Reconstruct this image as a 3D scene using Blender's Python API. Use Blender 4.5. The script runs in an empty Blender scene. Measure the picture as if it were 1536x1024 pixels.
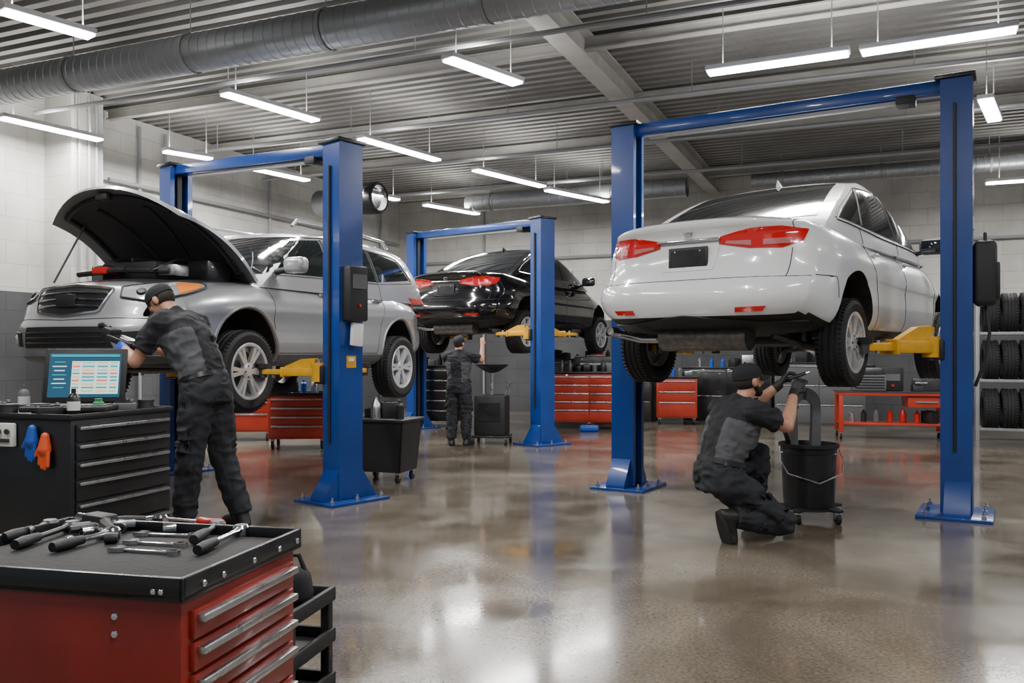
import bpy, bmesh, math, random
from mathutils import Vector, Matrix, noise, Euler
from mathutils.bvhtree import BVHTree
random.seed(7)
F=1280.0; HZ=530.0; CH=1.25
V3=Vector
def bp(px,py,z):
    d=(CH-z)*F/(py-HZ); return V3(((px-768)/F*d,d,z))
def at(px,d,z=0.0): return V3(((px-768)/F*d,d,z))
RY=math.radians(23); RA=V3((math.sin(RY),math.cos(RY),0)); RR=V3((math.cos(RY),-math.sin(RY),0))
def room(r,a,z=0.0): return RR*r+RA*a+V3((0,0,z))
COL=bpy.context.scene.collection
# ---------------- materials
def M(name,col,rough=.5,metal=0.0,coat=0.0,var=0.0,nscale=6.0,bump=0.0,bscale=80.0,emit=0.0,alpha=1.0,rvar=0.0):
    m=bpy.data.materials.new(name); m.use_nodes=True; nt=m.node_tree; b=nt.nodes['Principled BSDF']
    c=(col[0],col[1],col[2],1)
    b.inputs['Base Color'].default_value=c; b.inputs['Roughness'].default_value=rough; b.inputs['Metallic'].default_value=metal
    b.inputs['Coat Weight'].default_value=coat; b.inputs['Coat Roughness'].default_value=.04
    if emit: b.inputs['Emission Color'].default_value=c; b.inputs['Emission Strength'].default_value=emit
    tc=nt.nodes.new('ShaderNodeTexCoord')
    if var or rvar:
        n=nt.nodes.new('ShaderNodeTexNoise'); n.inputs['Scale'].default_value=nscale; n.inputs['Detail'].default_value=5
        nt.links.new(tc.outputs['Object'],n.inputs['Vector'])
        if var:
            r=nt.nodes.new('ShaderNodeValToRGB'); r.color_ramp.elements[0].position=.3; r.color_ramp.elements[1].position=.7
            r.color_ramp.elements[0].color=tuple(max(0,x*(1-var)) for x in col)+(1,); r.color_ramp.elements[1].color=tuple(min(1,x*(1+var)) for x in col)+(1,)
            nt.links.new(n.outputs['Fac'],r.inputs['Fac']); nt.links.new(r.outputs['Color'],b.inputs['Base Color'])
        if rvar:
            mr=nt.nodes.new('ShaderNodeMapRange'); mr.inputs['From Min'].default_value=.3; mr.inputs['From Max'].default_value=.7
            mr.inputs['To Min'].default_value=rough*(1-rvar); mr.inputs['To Max'].default_value=rough*(1+rvar)
            nt.links.new(n.outputs['Fac'],mr.inputs['Value']); nt.links.new(mr.outputs[0],b.inputs['Roughness'])
    if bump:
        n2=nt.nodes.new('ShaderNodeTexNoise'); n2.inputs['Scale'].default_value=bscale; n2.inputs['Detail'].default_value=4
        bu=nt.nodes.new('ShaderNodeBump'); bu.inputs['Strength'].default_value=bump; bu.inputs['Distance'].default_value=.01
        nt.links.new(tc.outputs['Object'],n2.inputs['Vector']); nt.links.new(n2.outputs['Fac'],bu.inputs['Height']); nt.links.new(bu.outputs[0],b.inputs['Normal'])
    return m
BLUE=M('lift_blue_paint',(.006,.046,.24),.3,0,.35,var=.12,nscale=3)
YEL=M('yellow_paint',(.66,.34,.008),.4,0,.2,var=.15,nscale=9)
BLK=M('black_paint',(.008,.009,.011),.36,0,.2,rvar=.3)
BLKM=M('matte_black_plastic',(.013,.013,.015),.55,bump=.2)
RUB=M('rubber',(.010,.010,.011),.75,bump=.3,bscale=50)
STEEL=M('brushed_steel',(.55,.56,.58),.32,1.0,rvar=.3,nscale=15)
RIM=M('alloy_rim_silver',(.62,.63,.65),.28,.45,.5)
CHROME=M('chrome',(.75,.76,.78),.14,1.0)
DST=M('dark_steel',(.10,.10,.105),.42,.85,rvar=.3)
RED=M('red_powder_coat',(.23,.015,.007),.38,0,.25,var=.18,nscale=5,rvar=.2)
ORED=M('orange_red_paint',(.40,.032,.012),.42,0,.2,var=.1)
WHITEP=M('white_car_paint',(.76,.77,.79),.22,0,1.0)
SILV=M('silver_car_paint',(.36,.37,.39),.3,.5,1.0)
BLKP=M('black_car_paint',(.004,.004,.006),.12,0,1.0)
GLASS=M('tinted_glass',(.008,.011,.013),.05,0,1.0)
SEAM=M('panel_gap',(.03,.03,.03),.8)
LRED=M('red_lamp_lens',(.42,.004,.004),.12,0,1.0,emit=.25)
LCLR=M('clear_lamp_lens',(.50,.50,.51),.08,.4,1.0)
LPNK=M('pale_red_lens',(.55,.20,.20),.1,.2,1.0)
AMB=M('amber_lens',(.8,.22,.03),.15,0,1.0,emit=.2)
UND=M('underbody',(.022,.021,.019),.65,.2,var=.4,nscale=12)
CAST=M('cast_metal',(.17,.16,.15),.5,.8,var=.3,nscale=20)
SKIN=M('skin',(.46,.235,.155),.5,var=.08,nscale=15)
HAIR=M('dark_hair',(.02,.013,.01),.8,bump=.6,bscale=200)
CLB=M('black_workwear',(.010,.011,.015),.85,bump=.35,bscale=300,var=.2)
CLG=M('grey_workwear',(.07,.073,.082),.85,bump=.35,bscale=300,var=.12)
CLT=M('charcoal_trousers',(.015,.017,.022),.85,bump=.35,bscale=250,var=.2)
BOOT=M('boot_leather',(.012,.011,.011),.5,bump=.3)
GLV=M('blue_nitrile',(.008,.07,.55),.35)
GLK=M('black_glove',(.013,.013,.015),.6)
DUCT=M('galvanised_duct',(.36,.38,.40),.42,.75,var=.08,nscale=1.5)
PIPE=M('painted_pipe',(.30,.31,.32),.5,.2)
BEAM=M('off_white_steel',(.42,.41,.385),.55,var=.12,nscale=3)
LHOU=M('lamp_housing',(.75,.76,.78),.4)
LEM=M('led_tube',(1,.985,.96),.4,emit=20)
PLAS=M('grey_plastic',(.11,.115,.12),.5)
LINER=M('hood_liner_felt',(.035,.035,.037),.8,bump=.3)
WPL=M('white_plastic',(.7,.7,.68),.5)
BLUT=M('blue_plastic',(.015,.08,.42),.4)
GRN=M('green_plastic',(.04,.25,.09),.5)
ORG=M('orange_plastic',(.7,.09,.02),.45)
REDP=M('red_plastic',(.5,.015,.01),.35)
# ---------------- mesh builder
class MB:
    def __init__(s,X=None): s.V=[];s.F=[];s.I=[];s.M=[];s.X=X
    def mi(s,m):
        if m not in s.M: s.M.append(m)
        return s.M.index(m)
    def raw(s,V,Fs,m):
        o=len(s.V); i=s.mi(m)
        s.V+= [s.X@V3(v) for v in V] if s.X else [V3(v) for v in V]
        for f in Fs: s.F.append([a+o for a in f]); s.I.append(i)
    def box(s,c,sz,m,rot=(0,0,0),bev=0,seg=2,tp=(1,1)):
        bm=bmesh.new(); bmesh.ops.create_cube(bm,size=1)
        for v in bm.verts:
            k=v.co.z>0
            v.co=V3((v.co.x*sz[0]*(tp[0] if k else 1),v.co.y*sz[1]*(tp[1] if k else 1),v.co.z*sz[2]))
        if bev: bmesh.ops.bevel(bm,geom=bm.edges[:],offset=bev,segments=seg,affect='EDGES',profile=.5)
        R=Euler(rot).to_matrix() if not isinstance(rot,Matrix) else rot
        bm.verts.index_update()
        s.raw([R@v.co+V3(c) for v in bm.verts],[[v.index for v in f.verts] for f in bm.faces],m); bm.free()
    def cyl(s,p0,p1,r0,m,r1=None,n=16,caps=True):
        p0=V3(p0);p1=V3(p1); r1=r0 if r1 is None else r1
        d=(p1-p0).normalized(); a=d.orthogonal().normalized(); b=d.cross(a)
        V=[p0+(a*math.cos(t)+b*math.sin(t))*r0 for t in [2*math.pi*i/n for i in range(n)]]
        V+=[p1+(a*math.cos(t)+b*math.sin(t))*r1 for t in [2*math.pi*i/n for i in range(n)]]
        Fs=[[i,(i+1)%n,n+(i+1)%n,n+i] for i in range(n)]
        if caps: Fs+=[list(range(n))[::-1],list(range(n,2*n))]
        s.raw(V,Fs,m)
    def tube(s,pts,r,m,n=8,closed=False):
        pts=[V3(p) for p in pts]; k=len(pts); V=[];Fs=[]; a=None
        for i,p in enumerate(pts):
            if closed: d=pts[(i+1)%k]-pts[i-1]
            else: d=pts[min(i+1,k-1)]-pts[max(i-1,0)]
            d.normalize()
            if a is None: a=d.orthogonal().normalized()
            else:
                a=a-d*a.dot(d); a=a.normalized() if a.length>1e-5 else d.orthogonal().normalized()
            b=d.cross(a); rr=r[i] if isinstance(r,(list,tuple)) else r
            V+=[p+(a*math.cos(2*math.pi*j/n)+b*math.sin(2*math.pi*j/n))*rr for j in range(n)]
        for i in range(k if closed else k-1):
            q=(i+1)%k
            Fs+=[[i*n+j,i*n+(j+1)%n,q*n+(j+1)%n,q*n+j] for j in range(n)]
        if not closed: Fs+=[list(range(n))[::-1],[ (k-1)*n+j for j in range(n)]]
        s.raw(V,Fs,m)
    def lathe(s,prof,m,o=(0,0,0),ax=(0,0,1),n=32,closed=False):
        o=V3(o);d=V3(ax).normalized();a=d.orthogonal().normalized();b=d.cross(a);V=[];Fs=[];k=len(prof)
        for r,h in prof:
            V+=[o+d*h+(a*math.cos(2*math.pi*j/n)+b*math.sin(2*math.pi*j/n))*max(r,1e-4) for j in range(n)]
        for i in range(k if closed else k-1):
            q=(i+1)%k
            Fs+=[[i*n+j,i*n+(j+1)%n,q*n+(j+1)%n,q*n+j] for j in range(n)]
        s.raw(V,Fs,m)
    def sph(s,c,r,m,R=None,nu=16,nv=10):
        r=(r,r,r) if not isinstance(r,(tuple,list)) else r; c=V3(c);V=[];Fs=[]
        for i in range(nv+1):
            th=math.pi*i/nv
            for j in range(nu):
                p=V3((r[0]*math.sin(th)*math.cos(2*math.pi*j/nu),r[1]*math.sin(th)*math.sin(2*math.pi*j/nu),r[2]*math.cos(th)))
                V.append(c+(R@p if R else p))
        for i in range(nv): Fs+=[[i*nu+j,i*nu+(j+1)%nu,(i+1)*nu+(j+1)%nu,(i+1)*nu+j][::-1] for j in range(nu)]
        s.raw(V,Fs,m)
    def prism(s,pts,d,m,X=Matrix.Identity(4)):
        n=len(pts); V=[X@V3((p[0],p[1],-d/2)) for p in pts]+[X@V3((p[0],p[1],d/2)) for p in pts]
        s.raw(V,[list(range(n))[::-1],list(range(n,2*n))]+[[i,(i+1)%n,n+(i+1)%n,n+i] for i in range(n)],m)
    def grid(s,rows,m,flip=False):
        nr=len(rows);nc=len(rows[0]);V=[p for r in rows for p in r];Fs=[]
        for i in range(nr-1):
            for j in range(nc-1):
                f=[i*nc+j,i*nc+j+1,(i+1)*nc+j+1,(i+1)*nc+j]; Fs.append(f[::-1] if flip else f)
        s.raw(V,Fs,m)
    def mesh(s,name,ang=35,fix=True):
        me=bpy.data.meshes.new(name); me.from_pydata(s.V,[],s.F); me.polygons.foreach_set('material_index',s.I)
        for m in s.M: me.materials.append(m)
        bm=bmesh.new(); bm.from_mesh(me); bmesh.ops.remove_doubles(bm,verts=bm.verts,dist=1e-6)
        if fix: bmesh.ops.recalc_face_normals(bm,faces=bm.faces)
        bm.to_mesh(me); bm.free(); me.update()
        me.polygons.foreach_set('use_smooth',[True]*len(me.polygons)); me.set_sharp_from_angle(angle=math.radians(ang))
        return me
    def obj(s,name,parent=None,loc=(0,0,0),ang=35,fix=True,label=None):
        ob=bpy.data.objects.new(name,s.mesh(name,ang,fix)); COL.objects.link(ob); ob.location=loc
        if parent: ob.parent=parent
        if label: ob['label']=label
        return ob
def setlab(o,label,cat,group=None):
    o['label']=label;o['category']=cat
    if group:o['group']=group
def thing(name,label,cat,loc=(0,0,0),rz=0.0,group=None):
    e=bpy.data.objects.new(name,None); COL.objects.link(e); e.empty_display_size=.1; e.location=loc; e.rotation_euler=(0,0,math.radians(rz)); setlab(e,label,cat,group); return e
def solo(mb,name,label,cat,loc=(0,0,0),rz=0.0,group=None,ang=35):
    o=mb.obj(name,None,loc,ang); o.rotation_euler=(0,0,math.radians(rz)); setlab(o,label,cat,group); return o
def dup(o,parent=None,loc=None,rz=None,top=True):
    c=o.copy(); COL.objects.link(c)
    if parent is not None: c.parent=parent
    if loc is not None: c.location=loc
    if rz is not None: c.rotation_euler=(0,0,math.radians(rz))
    for ch in list(o.children): dup(ch,c)
    return c
def struct(mb,name,loc=(0,0,0),rz=0):
    o=mb.obj(name,None,loc); o.rotation_euler=(0,0,rz); o['kind']='structure'; return o
def bake(ob,mods,mats=None):
    for t,kw in mods:
        m=ob.modifiers.new('m',t)
        for k,v in kw.items(): setattr(m,k,v)
    bpy.context.view_layer.update()
    dg=bpy.context.evaluated_depsgraph_get(); me=bpy.data.meshes.new_from_object(ob.evaluated_get(dg)); ob.modifiers.clear(); ob.data=me
    if mats:
        me.materials.clear()
        for m in mats: me.materials.append(m)
    return ob
# ---------------- people
def limb(mb,pts,m=None):
    m=m or SKIN
    for i,(p,r) in enumerate(pts):
        mb.sph(p,r,m,nu=14,nv=9)
        if i: q,rq=pts[i-1]; mb.cyl(q,p,rq,m,r1=r,n=14)
def rings(mb,rs,m=None,n=22,pw=2.4):
    m=m or SKIN; V=[];Fs=[]
    for c,s,f,rx,ry in rs:
        for j in range(n):
            a=2*math.pi*j/n; ca_=math.cos(a);sa=math.sin(a); e=2/pw
            V.append(V3(c)+s*(math.copysign(abs(ca_)**e,ca_)*rx)+f*(math.copysign(abs(sa)**e,sa)*ry))
    for i in range(len(rs)-1): Fs+=[[i*n+j,i*n+(j+1)%n,(i+1)*n+(j+1)%n,(i+1)*n+j] for j in range(n)]
    Fs+=[list(range(n))[::-1],[(len(rs)-1)*n+j for j in range(n)]]
    mb.raw(V,Fs,m)
def blob(mb,name,parent,vox,it,mats,disp=0,ds=12,pick=None):
    ob=mb.obj(name,parent); bake(ob,[('REMESH',dict(mode='VOXEL',voxel_size=vox)),('SMOOTH',dict(factor=.5,iterations=it))],mats); me=ob.data
    if disp:
        for v in me.vertices:
            c=v.co; nn=noise.noise(V3((c.x*ds,c.y*ds,c.z*ds*.6)))+.5*noise.noise(c*ds*2.1)
            fold=abs(noise.noise(V3((c.x*ds*.8+3,c.y*ds*.8,c.z*ds*1.6))))
            v.co=c+v.normal*(nn*disp-fold*disp*1.6+disp*.4)
    if pick:
        for p in me.polygons: p.material_index=pick(p.center)
    me.polygons.foreach_set('use_smooth',[True]*len(me.polygons)); return ob
def person(label,loc,rz,J,vox=.0065,scale=1.0,gl=GLK,beard=False,bare_hands=False,slv=.70):
    t=thing('person',label,'person',loc,rz); t.scale=(scale,)*3
    J={k:([V3(x) for x in v] if isinstance(v[0],(tuple,list)) else (V3(v))) for k,v in J.items()}
    shL,shR=J['sh'];hL,hR=J['hip']; s1=(shR-shL).normalized(); s0=(hR-hL).normalized()
    spine=[J['pel'],J['wst'],J['chs'],J['nck']]
    def fr(i):
        d=(spine[min(i+1,3)]-spine[max(i-1,0)]).normalized(); s=(s0*(1-i/3)+s1*(i/3)).normalized(); s=(s-d*s.dot(d)).normalized(); return d,s,d.cross(s).normalized()*1
    def torso(mb,e,m,top=True):
        rs=[]
        d,s,f=fr(0); rs.append((J['pel']-d*.09,s,f,.13+e,.085+e)); rs.append((J['pel'],s,f,.163+e,.112+e))
        d,s,f=fr(1); rs.append((J['wst'],s,f,.146+e,.102+e))
        d2,s2,f2=fr(2); mid_=(J['wst']+J['chs'])/2; rs.append((mid_,s2,f2,.165+e,.115+e)); rs.append((J['chs'],s2,f2,.185+e,.125+e))
        q=J['chs']*.35+J['nck']*.65; rs.append((q,s2,f2,.175+e,.10+e)); rs.append((J['nck'],s2,f2,.075+e*.6,.065+e*.6))
        rings(mb,rs,m)
    hf=J['hf'].normalized(); hs=s1-hf*s1.dot(hf); hs.normalize(); hu=hs.cross(hf).normalized(); H=J['hd']
    Rh=Matrix((hs,hf,hu)).transposed()
    b=MB(); torso(b,-.006,SKIN)
    limb(b,[(J['nck'],.062),(J['nck']*.5+(H-hu*.06-hf*.015)*.5,.058),(H-hu*.05-hf*.015,.06)])
    for i,sg in((0,-1),(1,1)):
        sh,el,wr=J['sh'][i],J['el'][i],J['wr'][i]; limb(b,[(J['nck']*.55+sh*.45-V3((0,0,.02)),.062),(sh,.060),(sh*.5+el*.5,.052),(el,.043),(el*.65+wr*.35,.046),(wr,.029)])
        hp_,kn,an=J['hip'][i],J['kn'][i],J['an'][i]; limb(b,[(hp_,.09),(hp_*.5+kn*.5,.075),(kn,.056),(kn*.65+an*.35,.054),(an,.036)])
        an2=J['ft'][i*2].normalized(); limb(b,[(an,.036),(an+an2*.12-J['ft'][i*2+1].normalized()*.045,.03)])
    b.sph(H+hu*.02-hf*.008,(.076,.097,.098),SKIN,Rh); b.sph(H-hu*.045+hf*.02,(.060,.070,.062),SKIN,Rh); b.sph(H-hu*.088+hf*.062,(.026,.02,.018),SKIN,Rh)
    limb(b,[(H+hu*.012+hf*.092,.009),(H-hu*.022+hf*.112,.014)]); b.sph(H-hu*.052+hf*.088,(.024,.012,.009),SKIN,Rh); b.sph(H+hu*.028+hf*.086,(.05,.013,.01),SKIN,Rh)
    for sg in(-1,1): b.sph(H+hs*sg*.080-hf*.01-hu*.005,(.014,.022,.034),SKIN,Rh); b.sph(H+hs*sg*.04+hf*.07-hu*.015,(.022,.022,.022),SKIN,Rh)
    def hand(mb,i,e,m):
        W=J['wr'][i]; d=J['hd_dir'][i].normalized(); n=J['palm'][i]; n=(n-d*n.dot(d)).normalized(); sg=-1 if i==0 else 1
        tv=d.cross(n).normalized()*(1 if i==0 else -1)
        cu=J.get('curl',V3((.5,.7,.5)))
        rings(mb,[(W-d*.02,tv,n,.026+e,.02+e),(W+d*.02,tv,n,.034+e,.017+e),(W+d*.06,tv,n,.041+e,.016+e),(W+d*.088,tv,n,.039+e,.013+e)],m,16,2.6)
        for o_,L,k in((.03,.072,0),(.010,.080,1),(-.010,.075,2),(-.029,.060,3)):
            p=W+d*.082+tv*o_; dd=d.copy(); pts=[(p,.0095+e)]
            for sgm,fr_ in enumerate((.45,.32,.25)):
                an=cu[sgm]*(1+.08*k); ax=dd.cross(n).normalized(); dd=(Matrix.Rotation(an,3,ax)@dd).normalized(); p=p+dd*L*fr_; pts.append((p,.009-.0008*sgm+e))
            limb(mb,pts,m)
        p=W+d*.02+tv*.03; dd=(d*.75+tv*.55+n*.35).normalized(); pts=[(p,.013+e),(p+dd*.035,.011+e),(p+dd*.035+(d*.8+n*.6).normalized()*.028,.010+e),(p+dd*.035+(d*.7+n*.75).normalized()*.048,.009+e)]; limb(mb,pts,m)
    for i in(0,1): hand(b,i,0,SKIN)
    body=blob(b,'body',t,vox,3,[SKIN])
    for sg in(-1,1):
        g=MB(); c=H+hu*.010+hf*.083+hs*sg*.031; g.sph(c,.0125,WPL,nu=12,nv=8); g.sph(c+hf*.008,(.006,.006,.006),BLK,nu=10,nv=6); g.obj('eye',t)
    g=MB(); torso(g,.030,CLB)
    for i in(0,1):
        sh,el=J['sh'][i],J['el'][i]; e_=sh*(1-slv)+el*slv; limb(g,[(J['nck']*.5+sh*.5-V3((0,0,.01)),.09),(sh,.086)],CLB); g.cyl(sh,e_,.084,CLB,r1=.076,n=18)
    g.cyl(J['nck']-(H-J['nck']).normalized()*.02,J['nck']+(H-J['nck']).normalized()*.045,.08,CLB,r1=.070,n=20)
    sp=(J['nck']-J['pel']).normalized()
    def pick(c):
        r=c-J['pel']; h=r.dot(sp); x=r.dot(s1); L=(J['nck']-J['pel']).length
        if abs(x)>.235: return 0
        side_=abs(x)>.085+.05*max(0,(h/L-.55))
        return 1 if (side_ and .12*L<h<.72*L) else 0
    blob(g,'shirt',t,.008,4,[CLB,CLG],.015,10,pick)
    g=MB(); d,s,f=fr(0); rings(g,[(J['pel']-d*.12,s,f,.175,.125),(J['pel'],s,f,.20,.146),(J['pel']+d*.09,s,f,.182,.135)],CLT)
    for i in(0,1):
        hp_,kn,an=J['hip'][i],J['kn'][i],J['an'][i]; limb(g,[(hp_,.122),(hp_*.5+kn*.5,.108),(kn,.09)],CLT); ae=kn*.06+an*.94; limb(g,[(kn,.09),(kn*.5+an*.5,.086)],CLT); g.cyl(kn*.5+an*.5,ae,.086,CLT,r1=.078,n=18)
        sg=-1 if i==0 else 1; q=hp_*.35+kn*.65+s0*sg*.085; ax=(kn-hp_).normalized(); g.cyl(q-ax*.08,q+ax*.08,.042,CLT,n=10)
    blob(g,'trousers',t,.009,3,[CLT],.020,9)
    g=MB(); rings(g,[(J['pel']+d*.075,s,f,.19,.143),(J['pel']+d*.11,s,f,.187,.14)],BLK); g.obj('belt',t)
    for i in(0,1):
        an=J['an'][i]; td=J['ft'][i*2].normalized(); ud=J['ft'][i*2+1].normalized(); sd=td.cross(ud).normalized(); R3=Matrix((sd,td,ud)).transposed()
        g=MB(); limb(g,[(an+(J['kn'][i]-an).normalized()*.09,.056),(an,.056),(an-ud*.035-td*.02,.052)],BOOT); limb(g,[(an-ud*.03,.052),(an+td*.08-ud*.033,.048),(an+td*.15-ud*.043,.042)],BOOT); g.sph(an+td*.14-ud*.05,(.054,.074,.034),BOOT,R3); g.sph(an-td*.03-ud*.05,(.048,.053,.036),BOOT,R3)
        bo=blob(g,'boot',t,.008,3,[BOOT])
        g=MB(); pr=[]
        for q in range(20):
            a=2*math.pi*q/20; y=math.sin(a)*.15; x=math.cos(a)*(.049+.008*math.sin(a)); pr.append((x,y))
        Y=Matrix.Translation(an+td*.065-ud*.078)@R3.to_4x4(); g.prism(pr,.026,RUB,Y); g.obj('sole',bo)
        g=MB()
        for q in range(4): c=an+td*(.03+.025*q)-ud*(-.018+.012*q); g.tube([c-sd*.025,c+ud*.008,c+sd*.025],.003,DST,n=6)
        g.obj('laces',bo)
    if not bare_hands:
        for i in(0,1):
            g=MB(); hand(g,i,.0025,gl); W=J['wr'][i]; dd=(J['el'][i]-W).normalized(); g.cyl(W-dd*.01,W+dd*.045,.032,gl,r1=.036,n=16); blob(g,'glove',t,.005,1,[gl])
    g=MB(); R0=[]
    for k_,(hh,rr) in enumerate(((.025,1.0),(.055,1.0),(.085,.93),(.108,.72),(.122,.4),(.126,.08))):
        R0.append((H+hu*hh-hf*.008,hs,hf,.086*rr,.108*rr))
    rings(g,R0,CLB,24,2.0); g.sph(H+hu*.128-hf*.008,.008,CLB); cp=g.obj('cap',t)
    g=MB(); rows_=[]
    for k_ in range(6):
        rr=k_/5; row=[]
        for j in range(13):
            a=math.radians(-62+124*j/12); rad=.1+.08*rr*math.cos(a*.75)
            row.append(H+hu*(.028-.018*rr-.012*abs(math.sin(a)))+hs*(math.sin(a)*(.084+.006*rr))+hf*(math.cos(a)*rad-.008))
        rows_.append(row)
    g.grid(rows_,CLB); g.grid([[p-hu*.005 for p in r] for r in rows_],CLB); g.obj('brim',cp)
    g=MB(); g.sph(H+hu*.005-hf*.020,(.080,.093,.07),HAIR,Rh); g.obj('hair',t)
    if beard:
        g=MB(); g.sph(H-hu*.062+hf*.038,(.060,.064,.047),HAIR,Rh); g.sph(H-hu*.092+hf*.065,(.036,.032,.028),HAIR,Rh); g.sph(H-hu*.04+hf*.01,(.074,.035,.045),HAIR,Rh); g.sph(H-hu*.038+hf*.094,(.026,.012,.007),HAIR,Rh); blob(g,'beard',t,.005,3,[HAIR],.003,60)
    return t
P1=V3((-2.13,6.0,0))
person('mechanic in black and grey uniform leaning over, holding scan tool',P1,70,dict(pel=(0,.02,.99),wst=(0,.07,1.14),chs=(0,.19,1.35),nck=(0,.30,1.51),hd=(0,.42,1.62),hf=(-.1,.78,-.62),
  sh=[(-.195,.26,1.455),(.195,.26,1.455)],el=[(-.27,.40,1.19),(.26,.42,1.21)],wr=[(-.13,.64,1.29),(.10,.64,1.31)],hip=[(-.095,.02,.93),(.095,.02,.93)],kn=[(-.13,.06,.50),(.13,-.02,.50)],an=[(-.13,.10,.09),(.15,-.16,.09)],
  ft=[(-.15,1,0),(0,0,1),(.2,1,0),(0,0,1)],hd_dir=[(.35,.9,.1),(-.3,.9,.05)],palm=[(.8,-.3,-.3),(-.8,-.3,-.3)],curl=(.45,.7,.6)),gl=GLV)
Xp=Matrix.Translation(P1)@Matrix.Rotation(math.radians(70),4,'Z')
mb=MB(); mb.box((0,0,0),(.15,.24,.045),BLKM,rot=(.3,0,0),bev=.012); mb.box((0,-.003,.026),(.11,.16,.006),GLASS,rot=(.3,0,0)); mb.tube([(0,.1,.02),(.02,.16,.06),(.05,.22,.08),(.05,.27,.03)],.011,BLK); mb.box((0,.13,.06),(.12,.09,.09),BLKM,rot=(.3,0,0),bev=.02); mb.tube([(0,.15,.1),(0,.2,.13),(0,.24,.12)],.022,BLKM)
solo(mb,'scan_tool','black handheld diagnostic scan tool held in blue gloved hands','scan tool',Xp@V3((-.01,.74,1.335)),70)
P2=V3((1.52,5.82,0))
person('bearded mechanic in cap kneeling, arms raised to the wheel',P2,-67,dict(pel=(0,-.13,.43),wst=(0,-.10,.57),chs=(0,-.02,.74),nck=(0,.05,.91),hd=(0,.115,1.06),hf=(0,.97,.16),
  sh=[(-.19,.03,.86),(.19,.01,.86)],el=[(-.22,.26,.83),(.23,.25,.76)],wr=[(-.08,.45,1.03),(.08,.44,.98)],hip=[(-.1,-.12,.40),(.1,-.14,.39)],kn=[(-.14,.31,.53),(.16,.27,.11)],an=[(-.14,.25,.10),(.15,-.15,.17)],
  ft=[(0,1,0),(0,0,1),(0,.35,-1),(0,1,.35)],hd_dir=[(.1,.6,.8),(0,.6,.8)],palm=[(.5,.6,-.5),(-.6,.5,-.4)],curl=(.4,.55,.5)),gl=GLK,beard=True)
Xp=Matrix.Translation(P2)@Matrix.Rotation(math.radians(-67),4,'Z')
mb=MB(); mb.tube([(-.07,0,-.02),(0,0,0),(.06,0,.02)],[.014,.014,.012],BLKM); mb.tube([(.06,0,.02),(.09,0,.03)],.010,STEEL); solo(mb,'ratchet_wrench','short black ratchet wrench gripped in both gloved hands','wrench',Xp@V3((.0,.54,1.09)),10)
P3=at(688,11.55)
person('mechanic in dark overalls standing, arms raised under black car',P3,-12,dict(pel=(0,0,.97),wst=(0,.01,1.12),chs=(0,.0,1.34),nck=(0,.0,1.5),hd=(0,.04,1.655),hf=(.3,.9,.35),
  sh=[(-.19,.0,1.44),(.19,.0,1.45)],el=[(-.24,.22,1.34),(.36,.12,1.38)],wr=[(-.12,.34,1.56),(.33,.24,1.62)],hip=[(-.095,0,.92),(.095,0,.92)],kn=[(-.11,.03,.50),(.11,.03,.50)],an=[(-.12,-.02,.09),(.13,0,.09)],
  ft=[(-.2,1,0),(0,0,1),(.3,1,0),(0,0,1)],hd_dir=[(.1,.3,.9),(0,.2,1)],palm=[(.3,1,-.2),(-.3,1,0)],curl=(.3,.4,.4)),vox=.010,scale=.84,bare_hands=True)
# ---------------- camera
cam=bpy.data.cameras.new('camera'); co=bpy.data.objects.new('camera',cam); COL.objects.link(co)
co.location=(0,0,CH); co.rotation_euler=(math.pi/2,0,0); cam.lens=30; cam.sensor_width=36; cam.shift_y=18/1536; cam.clip_start=.05; cam.clip_end=200
bpy.context.scene.camera=co
# ---------------- cars
def cur(tab):
    xs=[t[0] for t in tab];ys=[t[1] for t in tab];n=len(xs); d=[(ys[i+1]-ys[i])/(xs[i+1]-xs[i]) for i in range(n-1)]
    m=[d[0]]+[0 if d[i-1]*d[i]<=0 else 2*d[i-1]*d[i]/(d[i-1]+d[i]) for i in range(1,n-1)]+[d[-1]]
    def f(x):
        if x<=xs[0]: return ys[0]
        if x>=xs[-1]: return ys[-1]
        i=max(j for j in range(n-1) if xs[j]<=x); h=xs[i+1]-xs[i]; t=(x-xs[i])/h
        return ys[i]*(2*t**3-3*t*t+1)+h*m[i]*(t**3-2*t*t+t)+ys[i+1]*(3*t*t-2*t**3)+h*m[i+1]*(t**3-t*t)
    return f
def boxmap(nu,nv,nw,fn):
    idx={};V=[];Fc=[]
    def g(i,j,k):
        if (i,j,k) not in idx: idx[(i,j,k)]=len(V); V.append(V3(fn(i/nu,2*j/nv-1,2*k/nw-1)))
        return idx[(i,j,k)]
    for i in range(nu):
        for j in range(nv):
            Fc.append([g(i,j,0),g(i,j+1,0),g(i+1,j+1,0),g(i+1,j,0)]); Fc.append([g(i,j,nw),g(i+1,j,nw),g(i+1,j+1,nw),g(i,j+1,nw)])
        for k in range(nw):
            Fc.append([g(i,0,k),g(i+1,0,k),g(i+1,0,k+1),g(i,0,k+1)]); Fc.append([g(i,nv,k),g(i,nv,k+1),g(i+1,nv,k+1),g(i+1,nv,k)])
    for j in range(nv):
        for k in range(nw):
            Fc.append([g(0,j,k),g(0,j,k+1),g(0,j+1,k+1),g(0,j+1,k)]); Fc.append([g(nu,j,k),g(nu,j+1,k),g(nu,j+1,k+1),g(nu,j,k+1)])
    return V,Fc
def sn(t): return math.sin(math.pi/2*t)
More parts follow.
